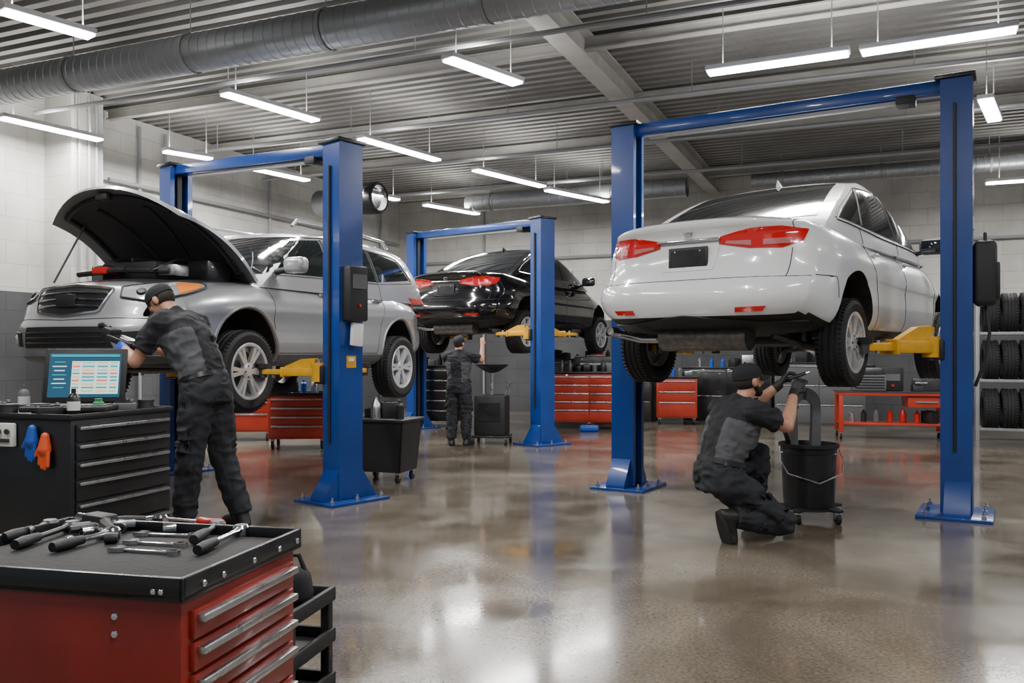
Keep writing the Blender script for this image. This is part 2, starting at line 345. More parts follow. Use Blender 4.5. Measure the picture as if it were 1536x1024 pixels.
def resamp(pts,n):
    L=[0]
    for a,b in zip(pts,pts[1:]): L.append(L[-1]+math.hypot(b[0]-a[0],b[1]-a[1]))
    out=[]
    for i in range(n+1):
        s=L[-1]*i/n; k=0
        while k<len(pts)-2 and L[k+1]<s: k+=1
        t=(s-L[k])/max(1e-9,L[k+1]-L[k]); out.append((pts[k][0]+(pts[k+1][0]-pts[k][0])*t,pts[k][1]+(pts[k+1][1]-pts[k][1])*t))
    return out
def resi(pts,n):
    m=len(pts)-1;out=[]
    for i in range(n+1):
        s=m*i/n;k=min(m-1,int(s+1e-9));t=s-k; out.append((pts[k][0]+(pts[k+1][0]-pts[k][0])*t,pts[k][1]+(pts[k+1][1]-pts[k][1])*t))
    return out
def side(sg): return lambda a,b:(V3((a,sg*3,b)),V3((0,-sg,0)))
def rear(a,b): return V3((-5,a,b)),V3((1,0,0))
def front(a,b): return V3((5,a,b)),V3((-1,0,0))
def wrap(xc):
    def f(a,b):
        d=V3((math.cos(math.radians(a)),math.sin(math.radians(a)),0)); return V3((xc,0,b))+d*3,-d
    return f
def topm(a,b): return V3((a,b,4)),V3((0,0,-1))
def proj(bvh,mp,a,b):
    o,d=mp(a,b); loc,nr,_,_=bvh.ray_cast(o,d)
    if loc is None: loc,nr,_,_=bvh.find_nearest(o+d*2.0)
    if nr.dot(d)>0: nr=-nr
    return loc,nr
def patch(mb,bvh,bot,top,mp,m,ns=16,nt=6,off=.004,skirt=.015):
    q=max(len(bot),len(top))-1; ns=max(q,int(round(ns/q))*q)
    rb=resi(bot,ns);rt=resi(top,ns);P=[];N=[]
    for j in range(nt+1):
        t=j/nt;rp=[];rn=[]
        for i in range(ns+1):
            l,n=proj(bvh,mp,rb[i][0]*(1-t)+rt[i][0]*t,rb[i][1]*(1-t)+rt[i][1]*t); rp.append(l+n*off); rn.append(n)
        P.append(rp);N.append(rn)
    n0=(P[0][1]-P[0][0]).cross(P[1][0]-P[0][0]); fl=n0.dot(N[0][0])<0
    border=[(0,i) for i in range(ns+1)]+[(j,ns) for j in range(1,nt+1)]+[(nt,i) for i in range(ns-1,-1,-1)]+[(j,0) for j in range(nt-1,0,-1)]
    nc=ns+1;V=[p for r in P for p in r];Fs=[]
    for i in range(nt):
        for j in range(ns):
            f=[i*nc+j,i*nc+j+1,(i+1)*nc+j+1,(i+1)*nc+j]; Fs.append(f[::-1] if fl else f)
    o=len(V); V+=[P[a][b]-N[a][b]*(skirt+off) for a,b in border]; nb=len(border)
    for i in range(nb):
        a=border[i];b=border[(i+1)%nb]; f=[b[0]*nc+b[1],a[0]*nc+a[1],o+i,o+(i+1)%nb]; Fs.append(f[::-1] if fl else f)
    mb.raw(V,Fs,m)
def line(mb,bvh,pts,mp,m=None,r=.0035,n=24,off=0.0):
    q=[]
    for a,b in resamp(pts,n):
        l,nn=proj(bvh,mp,a,b); q.append(l+nn*off)
    mb.tube(q,r,m or SEAM,n=6)
def make_wheel(parent,loc,out,R,W,rimm,spokes,label=None):
    Rr=R*.68
    X=Matrix.Rotation(0 if out>0 else math.pi,4,'Z')
    mb=MB(X); h=W/2; pr=[(Rr,-h+.01),(Rr+.02,-h),(R-.045,-h-.004),(R-.018,-h+.012),(R-.003,-h+.035)]
    for g in(-.45,0,.45): pr+=[(R,h*g-.014),(R-.009,h*g-.008),(R-.009,h*g+.008),(R,h*g+.014)]
    pr+=[(R-.003,h-.035),(R-.018,h-.012),(R-.045,h+.004),(Rr+.02,h),(Rr,h-.01)]
    mb.lathe(pr,RUB,(0,0,0),(0,1,0),n=44,closed=True)
    for q in range(60):
        an=q*2*math.pi/60
        for sg in(-1,1): mb.box((math.cos(an)*(R-.012),sg*(h-.028),math.sin(an)*(R-.012)),(.022,.034,.016),RUB,(0,-an,0))
    wo=mb.obj('wheel',parent,loc)
    mb=MB(X); mb.lathe([(Rr+.004,-h+.01),(Rr+.004,h-.004),(Rr-.004,h),(Rr-.024,h-.006),(Rr-.032,h-.03),(Rr-.035,-h+.01)],rimm,(0,0,0),(0,1,0),n=44)
    mb.lathe([(.075,h-.055),(.075,h-.022),(.05,h-.012),(.03,h-.012),(0,h-.012)],rimm,(0,0,0),(0,1,0),n=24)
    for q in range(spokes):
        an=2*math.pi*q/spokes
        for sd in(-.13,.13):
            r0=.055;r1=Rr-.015; a0=an+sd*.9; a1=an+sd
            p0=V3((math.cos(a0)*r0,0,math.sin(a0)*r0));p1=V3((math.cos(a1)*r1,0,math.sin(a1)*r1)); tdir=V3((-math.sin(a1),0,math.cos(a1)))
            vs=[]
            for p,wd,yy,th in((p0,.014,h-.022,.035),(p1,.019,h-.010,.03)):
                for s_,t_ in((-1,0),(1,0),(1,-1),(-1,-1)): vs.append(p+tdir*wd*s_+V3((0,yy+t_*th,0)))
            mb.raw(vs,[[0,1,2,3],[7,6,5,4],[0,4,5,1],[1,5,6,2],[2,6,7,3],[3,7,4,0]],rimm)
    for q in range(5):
        an=2*math.pi*q/5; mb.cyl((math.cos(an)*.05,h-.03,math.sin(an)*.05),(math.cos(an)*.05,h-.008,math.sin(an)*.05),.008,DST,n=8)
    mb.obj('rim',wo)
    mb=MB(X); mb.lathe([(.02,-.02),(Rr*.78,-.02),(Rr*.78,0),(.02,0)],CAST,(0,0,0),(0,1,0),n=32,closed=True); mb.box((Rr*.6,-.0,.02),(.1,.09,.16),DST,bev=.01); mb.obj('brake_disc',wo)
    return wo
def build_body(spec,parent,paint,dz,archR,wx,kz=1.0,archz=.34):
    ZB,ZT,XR,XF,HW,SD=[cur(spec[k]) for k in('ZB','ZT','XR','XF','HW','SD')]
    def low(u,v,w):
        u=.35*.5*(1-math.cos(math.pi*u))+.65*u; v=sn(v);w=sn(w)
        e=spec.get('e',.07); v_=v*(1-e*abs(w)**8)*(1-.04*abs(2*u-1)**16); w_=w*(1-.045*abs(v)**8)*(1-.02*abs(2*u-1)**22)
        zb=ZB(u);zt=ZT(u)-spec['crown']*abs(v)**2.2; t=(w_+1)/2; z=zb+(zt-zb)*t
        y=v_*HW(u)*SD(t)
        x=(XR(z)+spec['br']*abs(v_)**spec.get('pr',3.4))*(1-u)+(XF(z)-spec['bf']*abs(v_)**spec.get('pf',3))*u
        return (x,y,z*kz)
    V,Fc=boxmap(96,26,22,low)
    CR,CF,RT,CH_=[cur(spec[k]) for k in('CXR','CXF','ROOF','CHW')]; zb0=spec['cz']
    def cab(u,v,w):
        v=sn(v);w=sn(w); v_=v*(1-.06*max(0,w)**6)*(1-.04*abs(2*u-1)**8); w_=w*(1-.045*abs(v)**6)
        t=(w_+1)/2; zt=RT(u)-spec['rcrown']*abs(v)**2.5; z=zb0+(zt-zb0)*t
        y=v_*CH_(z)*(1-spec['cnar']*max(0,.35-u)-.10*max(0,u-.75))
        x=(CR(z)+.09*abs(v_)**2.5)*(1-u)+(CF(z)-.16*abs(v_)**2.5)*u
        return (x,y,z*kz)
    V2,F2=boxmap(60,22,18,cab)
    bvh=BVHTree.FromPolygons(V+V2,[f for f in Fc]+[[a+len(V) for a in f] for f in F2])
    mb=MB(); mb.raw(V,Fc,paint); me=mb.mesh('body')
    me.materials.append(UND)
    for p in me.polygons:
        if p.normal.z<-.75 and p.center.z<.5: p.material_index=1
    ob=bpy.data.objects.new('body',me); COL.objects.link(ob)
    cb=MB()
    for x in wx:
        for sg in(-1,1): cb.cyl((x,sg*.52,archz*kz),(x,sg*1.3,archz*kz),archR,UND,n=48)
    cme=cb.mesh('cut')
    cme.materials.clear(); cme.materials.append(paint); cme.materials.append(UND)
    cme.polygons.foreach_set('material_index',[1]*len(cme.polygons))
    cut=bpy.data.objects.new('cut',cme); COL.objects.link(cut)
    bake(ob,[('BOOLEAN',dict(operation='DIFFERENCE',object=cut,solver='EXACT',material_mode='INDEX'))])
    bpy.data.objects.remove(cut)
    bm=bmesh.new(); bm.from_mesh(ob.data); tmp=MB(); tmp.raw(V2,F2,paint); tm=tmp.mesh('c'); bm.from_mesh(tm); bm.to_mesh(ob.data); bm.free()
    me=ob.data; me.polygons.foreach_set('use_smooth',[True]*len(me.polygons)); me.set_sharp_from_angle(angle=math.radians(38))
    ob.parent=parent; ob.location=(0,0,dz)
    return ob,bvh
def mirror_part(parent,dz,sg,x,z,y0,m):
    mb=MB(); mb.box((x,sg*(y0+.15),z),(.13,.23,.15),m,bev=.05,seg=4); mb.cyl((x+.02,sg*(y0-.06),z-.06),(x,sg*(y0+.09),z-.035),.03,BLKM,r1=.025,n=12); mo=mb.obj('side_mirror',parent,(0,0,dz))
    mb=MB(); mb.box((x-.064,sg*(y0+.15),z),(.012,.17,.105),GLASS,bev=.005); mb.obj('mirror_glass',mo)
def sedan(loc,head,paint,kz,dz,label,white,bw=1.0):
    t=thing('sedan_car',label,'car',loc,head)
    sp=dict(ZB=[(0,.37),(.06,.29),(.16,.25),(.84,.24),(.95,.24),(1,.28)],ZT=[(0,1.035),(.03,1.055),(.12,1.045),(.25,1.015),(.45,.98),(.7,.97),(.8,.95),(.92,.84),(1,.70)],
      XR=[(.2,-2.16),(.30,-2.24),(.42,-2.34),(.5,-2.37),(.59,-2.35),(.635,-2.285),(.8,-2.21),(.93,-2.215),(1.0,-2.275),(1.05,-2.275)],XF=[(.2,2.2),(.35,2.3),(.5,2.32),(.7,2.24),(.85,2.1)],
      HW=[(0,.88),(.06,.925),(.16,.945),(.3,.94),(.75,.925),(.9,.88),(1,.78)],SD=[(0,.90),(.10,.955),(.25,.985),(.40,.99),(.52,.985),(.62,1.0),(.72,.985),(.84,.945),(.93,.905),(1,.87)],crown=.03,br=.31,bf=.42,pr=4.0,e=.05,
      CXR=[(.9,-1.88),(1.02,-1.72),(1.12,-1.52),(1.3,-1.14),(1.42,-.84),(1.52,-.5)],CXF=[(.9,1.2),(1.0,1.02),(1.15,.78),(1.3,.52),(1.42,.25),(1.52,0)],ROOF=[(0,1.50),(.3,1.54),(.6,1.54),(1,1.48)],
      CHW=[(.9,.87),(1.0,.85),(1.2,.785),(1.38,.715),(1.54,.64)],cz=.9,rcrown=.035,cnar=.08)
    body,bvh0=build_body(sp,t,paint,dz,.375,(-1.36,1.36),kz,.35)
    def K(mp): return lambda a,b:mp(a,b*kz)
    bvh=bvh0; S={1:K(side(1)),-1:K(side(-1))}; RE=K(rear); W=K(wrap(-1.5)); FR=K(front); WF=K(wrap(1.5))
    L=(0,0,dz)
    for sg in(1,-1):
        for nm,bt,tp in (('side_window',[(.80,1.02),(-.02,1.04)],[(.35,1.38),(-.02,1.42)]),('side_window',[(-.09,1.04),(-.92,1.065)],[(-.09,1.42),(-.70,1.385)]),('side_window',[(-.97,1.07),(-1.38,1.09)],[(-.76,1.37),(-1.22,1.17)])):
            mb=MB(); patch(mb,bvh,bt,tp,S[sg],GLASS,14,8); mb.obj(nm,t,L)
        mb=MB(); line(mb,bvh,[(.86,1.0),(-.5,1.02),(-1.42,1.07)],S[sg],BLKM if white else CHROME,.008); line(mb,bvh,[(.86,1.02),(.36,1.405),(-.05,1.445),(-.72,1.405),(-1.26,1.18),(-1.42,1.085)],S[sg],BLKM,.008,30)
        for q0,q1 in (((-.055,1.04),(-.055,1.42)),((-.945,1.07),(-.73,1.38))): line(mb,bvh,[q0,q1],S[sg],BLKM,.022,10,-.012)
        mb.obj('window_trim',t,L)
        mb=MB()
        for pl in ([(.95,.95),(.98,.6),(.93,.27)],[(-.055,1.02),(-.06,.6),(-.03,.27)],[(-1.02,1.05),(-1.0,.8),(-.88,.62),(-.82,.27)],[(.93,.30),(-.82,.30)],[(-2.0,.64),(-1.76,.64),(-1.75,.5)]): line(mb,bvh,pl,S[sg])
        mb.obj('panel_gap',t,L)
        for hx in(.12,-.84):
            mb=MB(); l,n=proj(bvh,S[sg],hx,.86); mb.box(l+V3((0,sg*.018,0)),(.17,.022,.028),paint,bev=.009); mb.obj('door_handle',t,L)
        mb=MB(); patch(mb,bvh,[(.9,.25),(-.9,.25)],[(.9,.30),(-.9,.30)],S[sg],BLKM,20,2,.01); mb.obj('sill_trim',t,L)
        mirror_part(t,dz,sg,.70,1.06*kz,.82,BLKM if white else paint)
        mb=MB(); patch(mb,bvh,[(sg*162,.865),(sg*147,.825),(sg*133,.82),(sg*124,.865)],[(sg*161,.915),(sg*147,.955),(sg*133,.965),(sg*120,.945)],W,LRED,36,8,.008); tl=mb.obj('tail_lamp',t,L)
        mb=MB(); patch(mb,bvh,[(sg*158,.862),(sg*146,.84)],[(sg*158,.88),(sg*146,.875)],W,LPNK,8,3,.014,.003); patch(mb,bvh,[(sg*141,.84),(sg*130,.845)],[(sg*141,.875),(sg*129,.885)],W,LPNK,10,3,.014,.003); mb.obj('lens_insert',tl)
        mb=MB(); patch(mb,bvh,[(sg*154,.40),(sg*143,.405)],[(sg*154,.43),(sg*142,.435)],W,LRED,10,3,.006); mb.obj('reflector',t,L)
        mb=MB(); patch(mb,bvh,[(sg*20,.62),(sg*38,.64),(sg*54,.70)],[(sg*22,.74),(sg*38,.78),(sg*58,.79)],WF,LCLR,16,5,.008); mb.obj('head_lamp',t,L)
        mb=MB(); line(mb,bvh,[(sg*.70,.625),(sg*.71,.82)],RE); line(mb,bvh,[(sg*.71,.955),(sg*.70,1.02)],RE); mb.obj('trunk_gap',t,L)
    mb=MB(); patch(mb,bvh,[(-.68,1.10),(0,1.09),(.68,1.10)],[(-.55,1.46),(0,1.48),(.55,1.46)],RE,GLASS,16,10); mb.obj('rear_window',t,L)
    mb=MB(); patch(mb,bvh,[(-.66,1.02),(.66,1.02)],[(-.52,1.44),(.52,1.44)],FR,GLASS,16,10); mb.obj('windshield',t,L)
    mb=MB(); patch(mb,bvh,[(122,.30),(140,.285),(180,.28),(220,.285),(238,.30)],[(120,.35),(140,.345),(180,.385),(220,.345),(240,.35)],W,BLKM,40,5,.012); mb.obj('rear_diffuser',t,L)
    mb=MB(); line(mb,bvh,[(-.9,.635),(-.70,.625),(.70,.625),(.9,.635)],RE); mb.obj('bumper_gap',t,L)
    mb=MB(); patch(mb,bvh,[(-.20,.69),(.20,.69)],[(-.24,.875),(.24,.875)],RE,paint,6,3,.006); l,n=proj(bvh,RE,0,.78); mb.obj('trunk_panel',t,L)
    mb=MB(); mb.box(l+V3((-.018,0,0)),(.02,.31,.16),BLKM,(0,.0,0),bev=.006); mb.box(l+V3((-.029,0,0)),(.004,.27,.12),BLK)
    for yy in(-.1,.1): mb.cyl(l+V3((-.03,yy,.05)),l+V3((-.034,yy,.05)),.006,STEEL,n=8)
    mb.obj('licence_plate',t,L)
    mb=MB(); l,n=proj(bvh,RE,0,.90); mb.box(l+V3((-.015,0,0)),(.03,.50,.022),CHROME,bev=.008); mb.obj('trunk_trim',t,L)
    mb=MB(); l,n=proj(bvh,RE,0,.955); mb.lathe([(.026,0),(.032,.006),(.038,0)],CHROME,l+V3((-.002,0,0)),(-1,0,0),n=24); mb.box(l+V3((-.006,0,0)),(.006,.045,.008),CHROME); mb.obj('emblem',t,L)
    mb=MB(); l0,_=proj(bvh,topm,-.45,0)
    mb.raw([l0+V3((.06,0,-.01)),l0+V3((-.1,.02,-.01)),l0+V3((-.1,-.02,-.01)),l0+V3((-.09,0,.05)),l0+V3((-.11,0,.05))],[[0,1,3],[0,3,2],[1,2,4,3],[2,1,4]],paint); mb.obj('antenna_fin',t,L)
    mb=MB(); patch(mb,bvh,[(-38,.32),(38,.32)],[(-34,.46),(34,.46)],WF,BLKM,16,4,.01); patch(mb,bvh,[(-18,.56),(18,.56)],[(-20,.68),(20,.68)],WF,BLKM,12,4,.01); mb.obj('front_grille',t,L)
    mb=MB(); z=.26*kz+dz-.03
    mb.cyl((-1.95,-.35,z+.01),(-1.95,.35,z+.01),.1,CAST,n=20); mb.tube([(-1.95,.35,z),(-2.05,.5,z),(-2.2,.60,z+.04),(-2.3,.62,z+.06)],.03,CHROME,n=14); mb.lathe([(.03,0),(.042,.01),(.042,.12),(.036,.12),(.034,.02)],CHROME,(-2.20,.62,z+.05),(-1,0,.05),n=20)
    mb.tube([(-1.85,0,z),(-1.4,.08,z-.02),(-.5,.08,z),(1.0,.05,z)],.028,CAST,n=10); mb.box((.2,0,z+.0),(1.8,.3,.05),UND,bev=.02); mb.obj('exhaust',t)
    zc=.36
    for x in(-1.36,1.36):
        mb=MB(); mb.box((x,0,zc+.02),(.22,1.0,.09),UND,bev=.02); mb.cyl((x,-.72,zc-.03),(x,.72,zc-.03),.028,DST)
        for sg in(-1,1):
            mb.tube([(x-.3,sg*.4,zc+.03),(x-.1,sg*.55,zc-.04),(x,sg*.68,zc-.06)],.025,CAST); mb.tube([(x+.25,sg*.35,zc),(x+.1,sg*.5,zc-.06),(x,sg*.66,zc-.08)],.022,DST); mb.lathe([(.05,0),(.055,.02),(.05,.04),(.055,.06),(.05,.08),(.055,.1),(.05,.12),(.05,.3)],DST,(x-.05,sg*.55,zc-.03),(0,0,1),n=14)
        mb.obj('suspension',t)
    mb=MB(); mb.box((-.9,.15,z+.02),(.5,.9,.12),UND,bev=.04); mb.obj('fuel_tank',t); mb=MB(); mb.box((1.5,0,z+.0),(.8,.9,.08),UND,bev=.03); mb.obj('engine_undertray',t)
    for x in(-1.36,1.36):
        for sg in(1,-1): make_wheel(t,(x,sg*.815,.33),sg,.33,.205,RIM,7 if white else 6)
    return t
wc=V3((2.68,7.918,1.0)); sedan(wc,51,WHITEP,1.055,.115,'white four-door sedan raised on a two-post lift, rear towards viewer',True)
sedan(V3((.13,14.6,1.25)),60,BLKP,1.03,.14,'glossy black sedan raised on the rear two-post lift',False)
def suv(loc,head):
    t=thing('suv_car','silver SUV on a lift with its hood propped open','car',loc,head); dz=.12; L=(0,0,dz); wx=(-1.375,1.375)
    sp=dict(ZB=[(0,.36),(.08,.3),(.2,.27),(.82,.27),(.94,.28),(1,.34)],ZT=[(0,1.05),(.05,1.10),(.2,1.12),(.45,1.09),(.68,1.08),(.76,1.07),(.9,1.035),(.97,.985),(1,.94)],
      XR=[(.3,-2.25),(.45,-2.36),(.6,-2.38),(.7,-2.33),(1.1,-2.27)],XF=[(.25,2.30),(.4,2.46),(.6,2.49),(.68,2.44),(.85,2.38),(.95,2.30),(1.05,2.14)],
      HW=[(0,.82),(.07,.89),(.2,.935),(.75,.935),(.9,.93),(1,.90)],SD=[(0,.92),(.12,.97),(.25,.99),(.4,.985),(.55,.985),(.68,1.0),(.78,.985),(.87,.945),(.95,.91),(1,.88)],crown=.045,br=.30,bf=.40,pf=2.6,
      CXR=[(.95,-2.28),(1.2,-2.22),(1.45,-2.08),(1.6,-1.93),(1.7,-1.7)],CXF=[(.95,1.28),(1.1,1.06),(1.25,.84),(1.45,.53),(1.6,.25),(1.7,0)],ROOF=[(0,1.63),(.3,1.69),(.7,1.70),(1,1.62)],
      CHW=[(.95,.87),(1.1,.84),(1.35,.775),(1.55,.705),(1.7,.62)],cz=.98,rcrown=.03,cnar=.12)
    body,bvh=build_body(sp,t,SILV,dz,.425,wx,1.0,.37); W=wrap(1.5); WR=wrap(-1.5)
    for sg in(1,-1):
        S=side(sg)
        for bt,tp in (([(.88,1.14),(-.02,1.165)],[(.42,1.50),(-.02,1.55)]),([(-.10,1.165),(-.98,1.195)],[(-.10,1.55),(-.90,1.55)]),([(-1.05,1.2),(-1.85,1.28)],[(-.97,1.55),(-1.62,1.49)])):
            mb=MB(); patch(mb,bvh,bt,tp,S,GLASS,14,8); mb.obj('side_window',t,L)
        mb=MB(); line(mb,bvh,[(.95,1.12),(-1.0,1.175),(-1.92,1.25)],S,CHROME,.008); line(mb,bvh,[(.93,1.14),(.42,1.53),(-.1,1.585),(-1.64,1.525),(-1.92,1.27)],S,BLKM,.009,34); line(mb,bvh,[(-.06,1.16),(-.06,1.56)],S,BLKM,.028,10,-.016); line(mb,bvh,[(-1.015,1.19),(-.935,1.55)],S,BLKM,.028,10,-.016); mb.obj('window_trim',t,L)
        mb=MB()
        for pl in ([(1.0,1.05),(1.02,.7),(.92,.36)],[(-.06,1.15),(-.06,.7),(-.04,.36)],[(-1.02,1.18),(-1.02,.95),(-.92,.75),(-.82,.36)],[(.92,.40),(-.82,.40)],[(1.85,.62),(2.1,.66)]): line(mb,bvh,pl,S)
        mb.obj('panel_gap',t,L)
        for hx in(.14,-.86):
            mb=MB(); l,n=proj(bvh,S,hx,.97); mb.box(l+V3((0,sg*.02,0)),(.18,.025,.03),CHROME,bev=.009); mb.obj('door_handle',t,L)
        mb=MB(); patch(mb,bvh,[(.92,.29),(-.92,.29)],[(.94,.39),(-.94,.39)],S,PLAS,20,3,.014); mb.obj('lower_cladding',t,L)
        for x in wx:
            pts=[]
            for q in range(25):
                an=math.radians(-12+204*q/24); px_=x+.435*math.cos(an); pz=.37+.435*math.sin(an); l,n=proj(bvh,S,px_,pz); pts.append(V3((px_,l.y-sg*.016,pz)))
            mb=MB(); mb.tube(pts,.024,SILV,n=8); mb.obj('wheel_arch_trim',t,L)
        mirror_part(t,dz,sg,.80,1.21,.85,SILV)
        mb=MB(); y=sg*.60; mb.tube([(.3,y,1.66),(.22,y,1.73),(-.6,y,1.755),(-1.5,y,1.72),(-1.6,y,1.64)],.016,SILV,n=10); mb.obj('roof_rail',t,L)
        mb=MB(); patch(mb,bvh,[(sg*29,.83),(sg*42,.80),(sg*58,.86),(sg*72,.93)],[(sg*28,.91),(sg*42,.945),(sg*58,.975),(sg*74,.965)],W,LCLR,27,6,.012); hl=mb.obj('head_lamp',t,L)
        mb=MB(); line(mb,bvh,[(sg*29,.83),(sg*42,.80),(sg*58,.86),(sg*72,.93),(sg*74,.965),(sg*58,.975),(sg*42,.945),(sg*28,.91),(sg*29,.83)],W,BLKM,.008,48,.012)
        for ph in(38,48): l,n=proj(bvh,W,sg*ph,.875); mb.lathe([(0,.028),(.028,.026),(.042,.008)],BLK,l,n,n=18)
        mb.obj('lamp_bezel',hl)
        mb=MB(); patch(mb,bvh,[(sg*55,.86),(sg*68,.92)],[(sg*56,.955),(sg*70,.955)],W,AMB,6,4,.02); mb.obj('turn_signal',hl)
        mb=MB(); patch(mb,bvh,[(sg*112,.98),(sg*150,.94)],[(sg*106,1.06),(sg*152,1.06)],WR,LRED,16,5,.012); mb.obj('tail_lamp',t,L)
        mb=MB(); patch(mb,bvh,[(sg*32,.45),(sg*50,.46)],[(sg*30,.56),(sg*46,.58)],W,BLKM,8,4,.01); l,n=proj(bvh,W,sg*39,.51); mb.lathe([(0,.024),(.03,.024),(.045,.008)],LCLR,l,n,n=18); mb.obj('fog_lamp',t,L)
    mb=MB(); patch(mb,bvh,[(-.70,1.13),(.70,1.13)],[(-.57,1.56),(.57,1.56)],front,GLASS,16,10); mb.obj('windshield',t,L)
    mb=MB(); patch(mb,bvh,[(-.66,1.15),(.66,1.15)],[(-.58,1.55),(.58,1.55)],rear,GLASS,16,10); mb.obj('rear_window',t,L)
    mb=MB(); patch(mb,bvh,[(-19,.72),(0,.69),(19,.72)],[(-25,.90),(0,.93),(25,.90)],W,BLK,22,6,.008); g=mb.obj('front_grille',t,L)
    mb=MB()
    for zz,ww in((.76,19),(.81,21),(.86,22.5)): line(mb,bvh,[(-ww,zz),(0,zz+.015),(ww,zz)],W,CHROME,.008,20,.014)
    line(mb,bvh,[(-19,.72),(-25,.90),(0,.93),(25,.90),(19,.72),(0,.69),(-19,.72)],W,CHROME,.011,60,.01); mb.obj('grille_bar',g)
    mb=MB(); l,n=proj(bvh,W,0,.81); mb.lathe([(.0,.03),(.045,.03),(.055,.02),(.06,.01)],BLK,l,n,n=24); mb.box(l+V3((.032,0,0)),(.01,.2,.1),BLKM,bev=.003); mb.obj('emblem',g)
    mb=MB(); patch(mb,bvh,[(-27,.44),(27,.44)],[(-23,.60),(23,.60)],W,BLKM,20,5,.008)
    for zz in(.48,.52,.56): line(mb,bvh,[(-24,zz),(24,zz)],W,BLK,.007,20,.01)
    mb.obj('lower_grille',t,L)
    mb=MB(); patch(mb,bvh,[(-60,.33),(60,.33)],[(-58,.385),(58,.385)],W,PLAS,26,3,.016); mb.obj('skid_plate',t,L)
    mb=MB(); line(mb,bvh,[(-62,.66),(-28,.67),(0,.655),(28,.67),(62,.66)],W,SEAM,.004,50); mb.obj('bumper_gap',t,L)
    mb=MB(); patch(mb,bvh,[(1.0,-.70),(2.08,-.62)],[(1.0,.70),(2.08,.62)],topm,BLKM,12,12,.006); mb.box((1.5,0,1.09),(.6,.6,.18),BLKM,bev=.03); mb.box((1.35,.48,1.10),(.3,.22,.20),BLK,bev=.01); mb.box((1.5,-.45,1.09),(.35,.22,.18),PLAS,bev=.03)
    mb.tube([(1.2,-.3,1.17),(1.5,-.35,1.22),(1.8,-.2,1.17),(1.9,.1,1.10)],.03,BLKM); mb.tube([(1.85,-.5,1.08),(1.9,0,1.10),(1.85,.5,1.08)],.025,DST); mb.cyl((1.15,.3,1.1),(1.15,.3,1.21),.05,REDP); mb.box((1.85,-.2,1.10),(.14,.16,.06),REDP,bev=.01); mb.box((1.75,.45,1.09),(.2,.16,.1),STEEL,bev=.02)
    mb.tube([(1.1,.55,1.12),(1.3,.3,1.2),(1.6,.35,1.2),(1.95,.4,1.08)],.014,DST); mb.tube([(1.1,0,1.15),(1.4,.1,1.22),(1.75,.0,1.2)],.018,BLK); mb.obj('engine',t,L)
    al=math.radians(40)
    def hp(s,q,o):
        x=.0+1.26*s*(1-.22*abs(q)**2.2); y=q*(.78-.09*s*s); z=-.02-.19*s**2.6-.07*abs(q)**2.5+.03*math.sin(math.pi*s)-o
        X=x*math.cos(al)-z*math.sin(al); Z=x*math.sin(al)+z*math.cos(al); return V3((1.0+X,y,1.12+Z))
    def rows(o,e=1.0): return [[hp(s/14*e+(1-e)/2,(2*q/18-1)*e,o) for q in range(19)] for s in range(15)]
    mb=MB(); A=rows(0);B=rows(.035); mb.grid(A,SILV); mb.grid(B,PLAS)
    def rim(a,b): mb.grid([a,b],SILV)
    rim(A[0],B[0]); rim(A[-1],B[-1]); rim([r[0] for r in A],[r[0] for r in B]); rim([r[-1] for r in A],[r[-1] for r in B]); hd=mb.obj('hood',t,L,fix=True)
    mb=MB(); mb.grid(rows(.045,.80),LINER)
    mb.tube([hp(.1,q/8,.05) for q in range(-7,8)],.02,BLKM); mb.tube([hp(.90,q/10,.05) for q in range(-8,9)],.028,BLKM)
    for q in(-.8,.8): mb.tube([hp(s/10,q,.05) for s in range(1,10)],.026,BLKM)
    for q in(-.4,.4): mb.tube([hp(s/10,q*(.4+.6*s/10),.055) for s in range(2,9)],.018,LINER)
    mb.box(hp(.93,0,.07),(.08,.12,.05),DST,bev=.01)
    mb.obj('hood_liner',hd)
    mb=MB(); mb.tube([(2.0,-.62,1.0),hp(.75,-.72,.05)],.009,DST); mb.obj('hood_prop',t,L)
    mb=MB(); mb.tube([(1.05,.68,1.08),hp(.25,.85,.05)],.014,DST); mb.obj('hood_hinge',t,L)
    for x in wx:
        mb=MB(); mb.box((x,0,.46),(.25,1.05,.1),UND,bev=.02); mb.cyl((x,-.7,.37),(x,.7,.37),.03,DST)
        for sg in(-1,1): mb.tube([(x-.3,sg*.4,.44),(x,sg*.68,.33)],.026,CAST)
        mb.obj('suspension',t)
    mb=MB(); mb.box((0,0,.38),(2.2,.5,.08),UND,bev=.02); mb.obj('underfloor',t)
    for x in wx:
        for sg in(1,-1): make_wheel(t,(x,sg*.83,.36),sg,.36,.225,RIM,6)
    return t
suv(V3((-2.64,8.97,.735)),180+69.1)
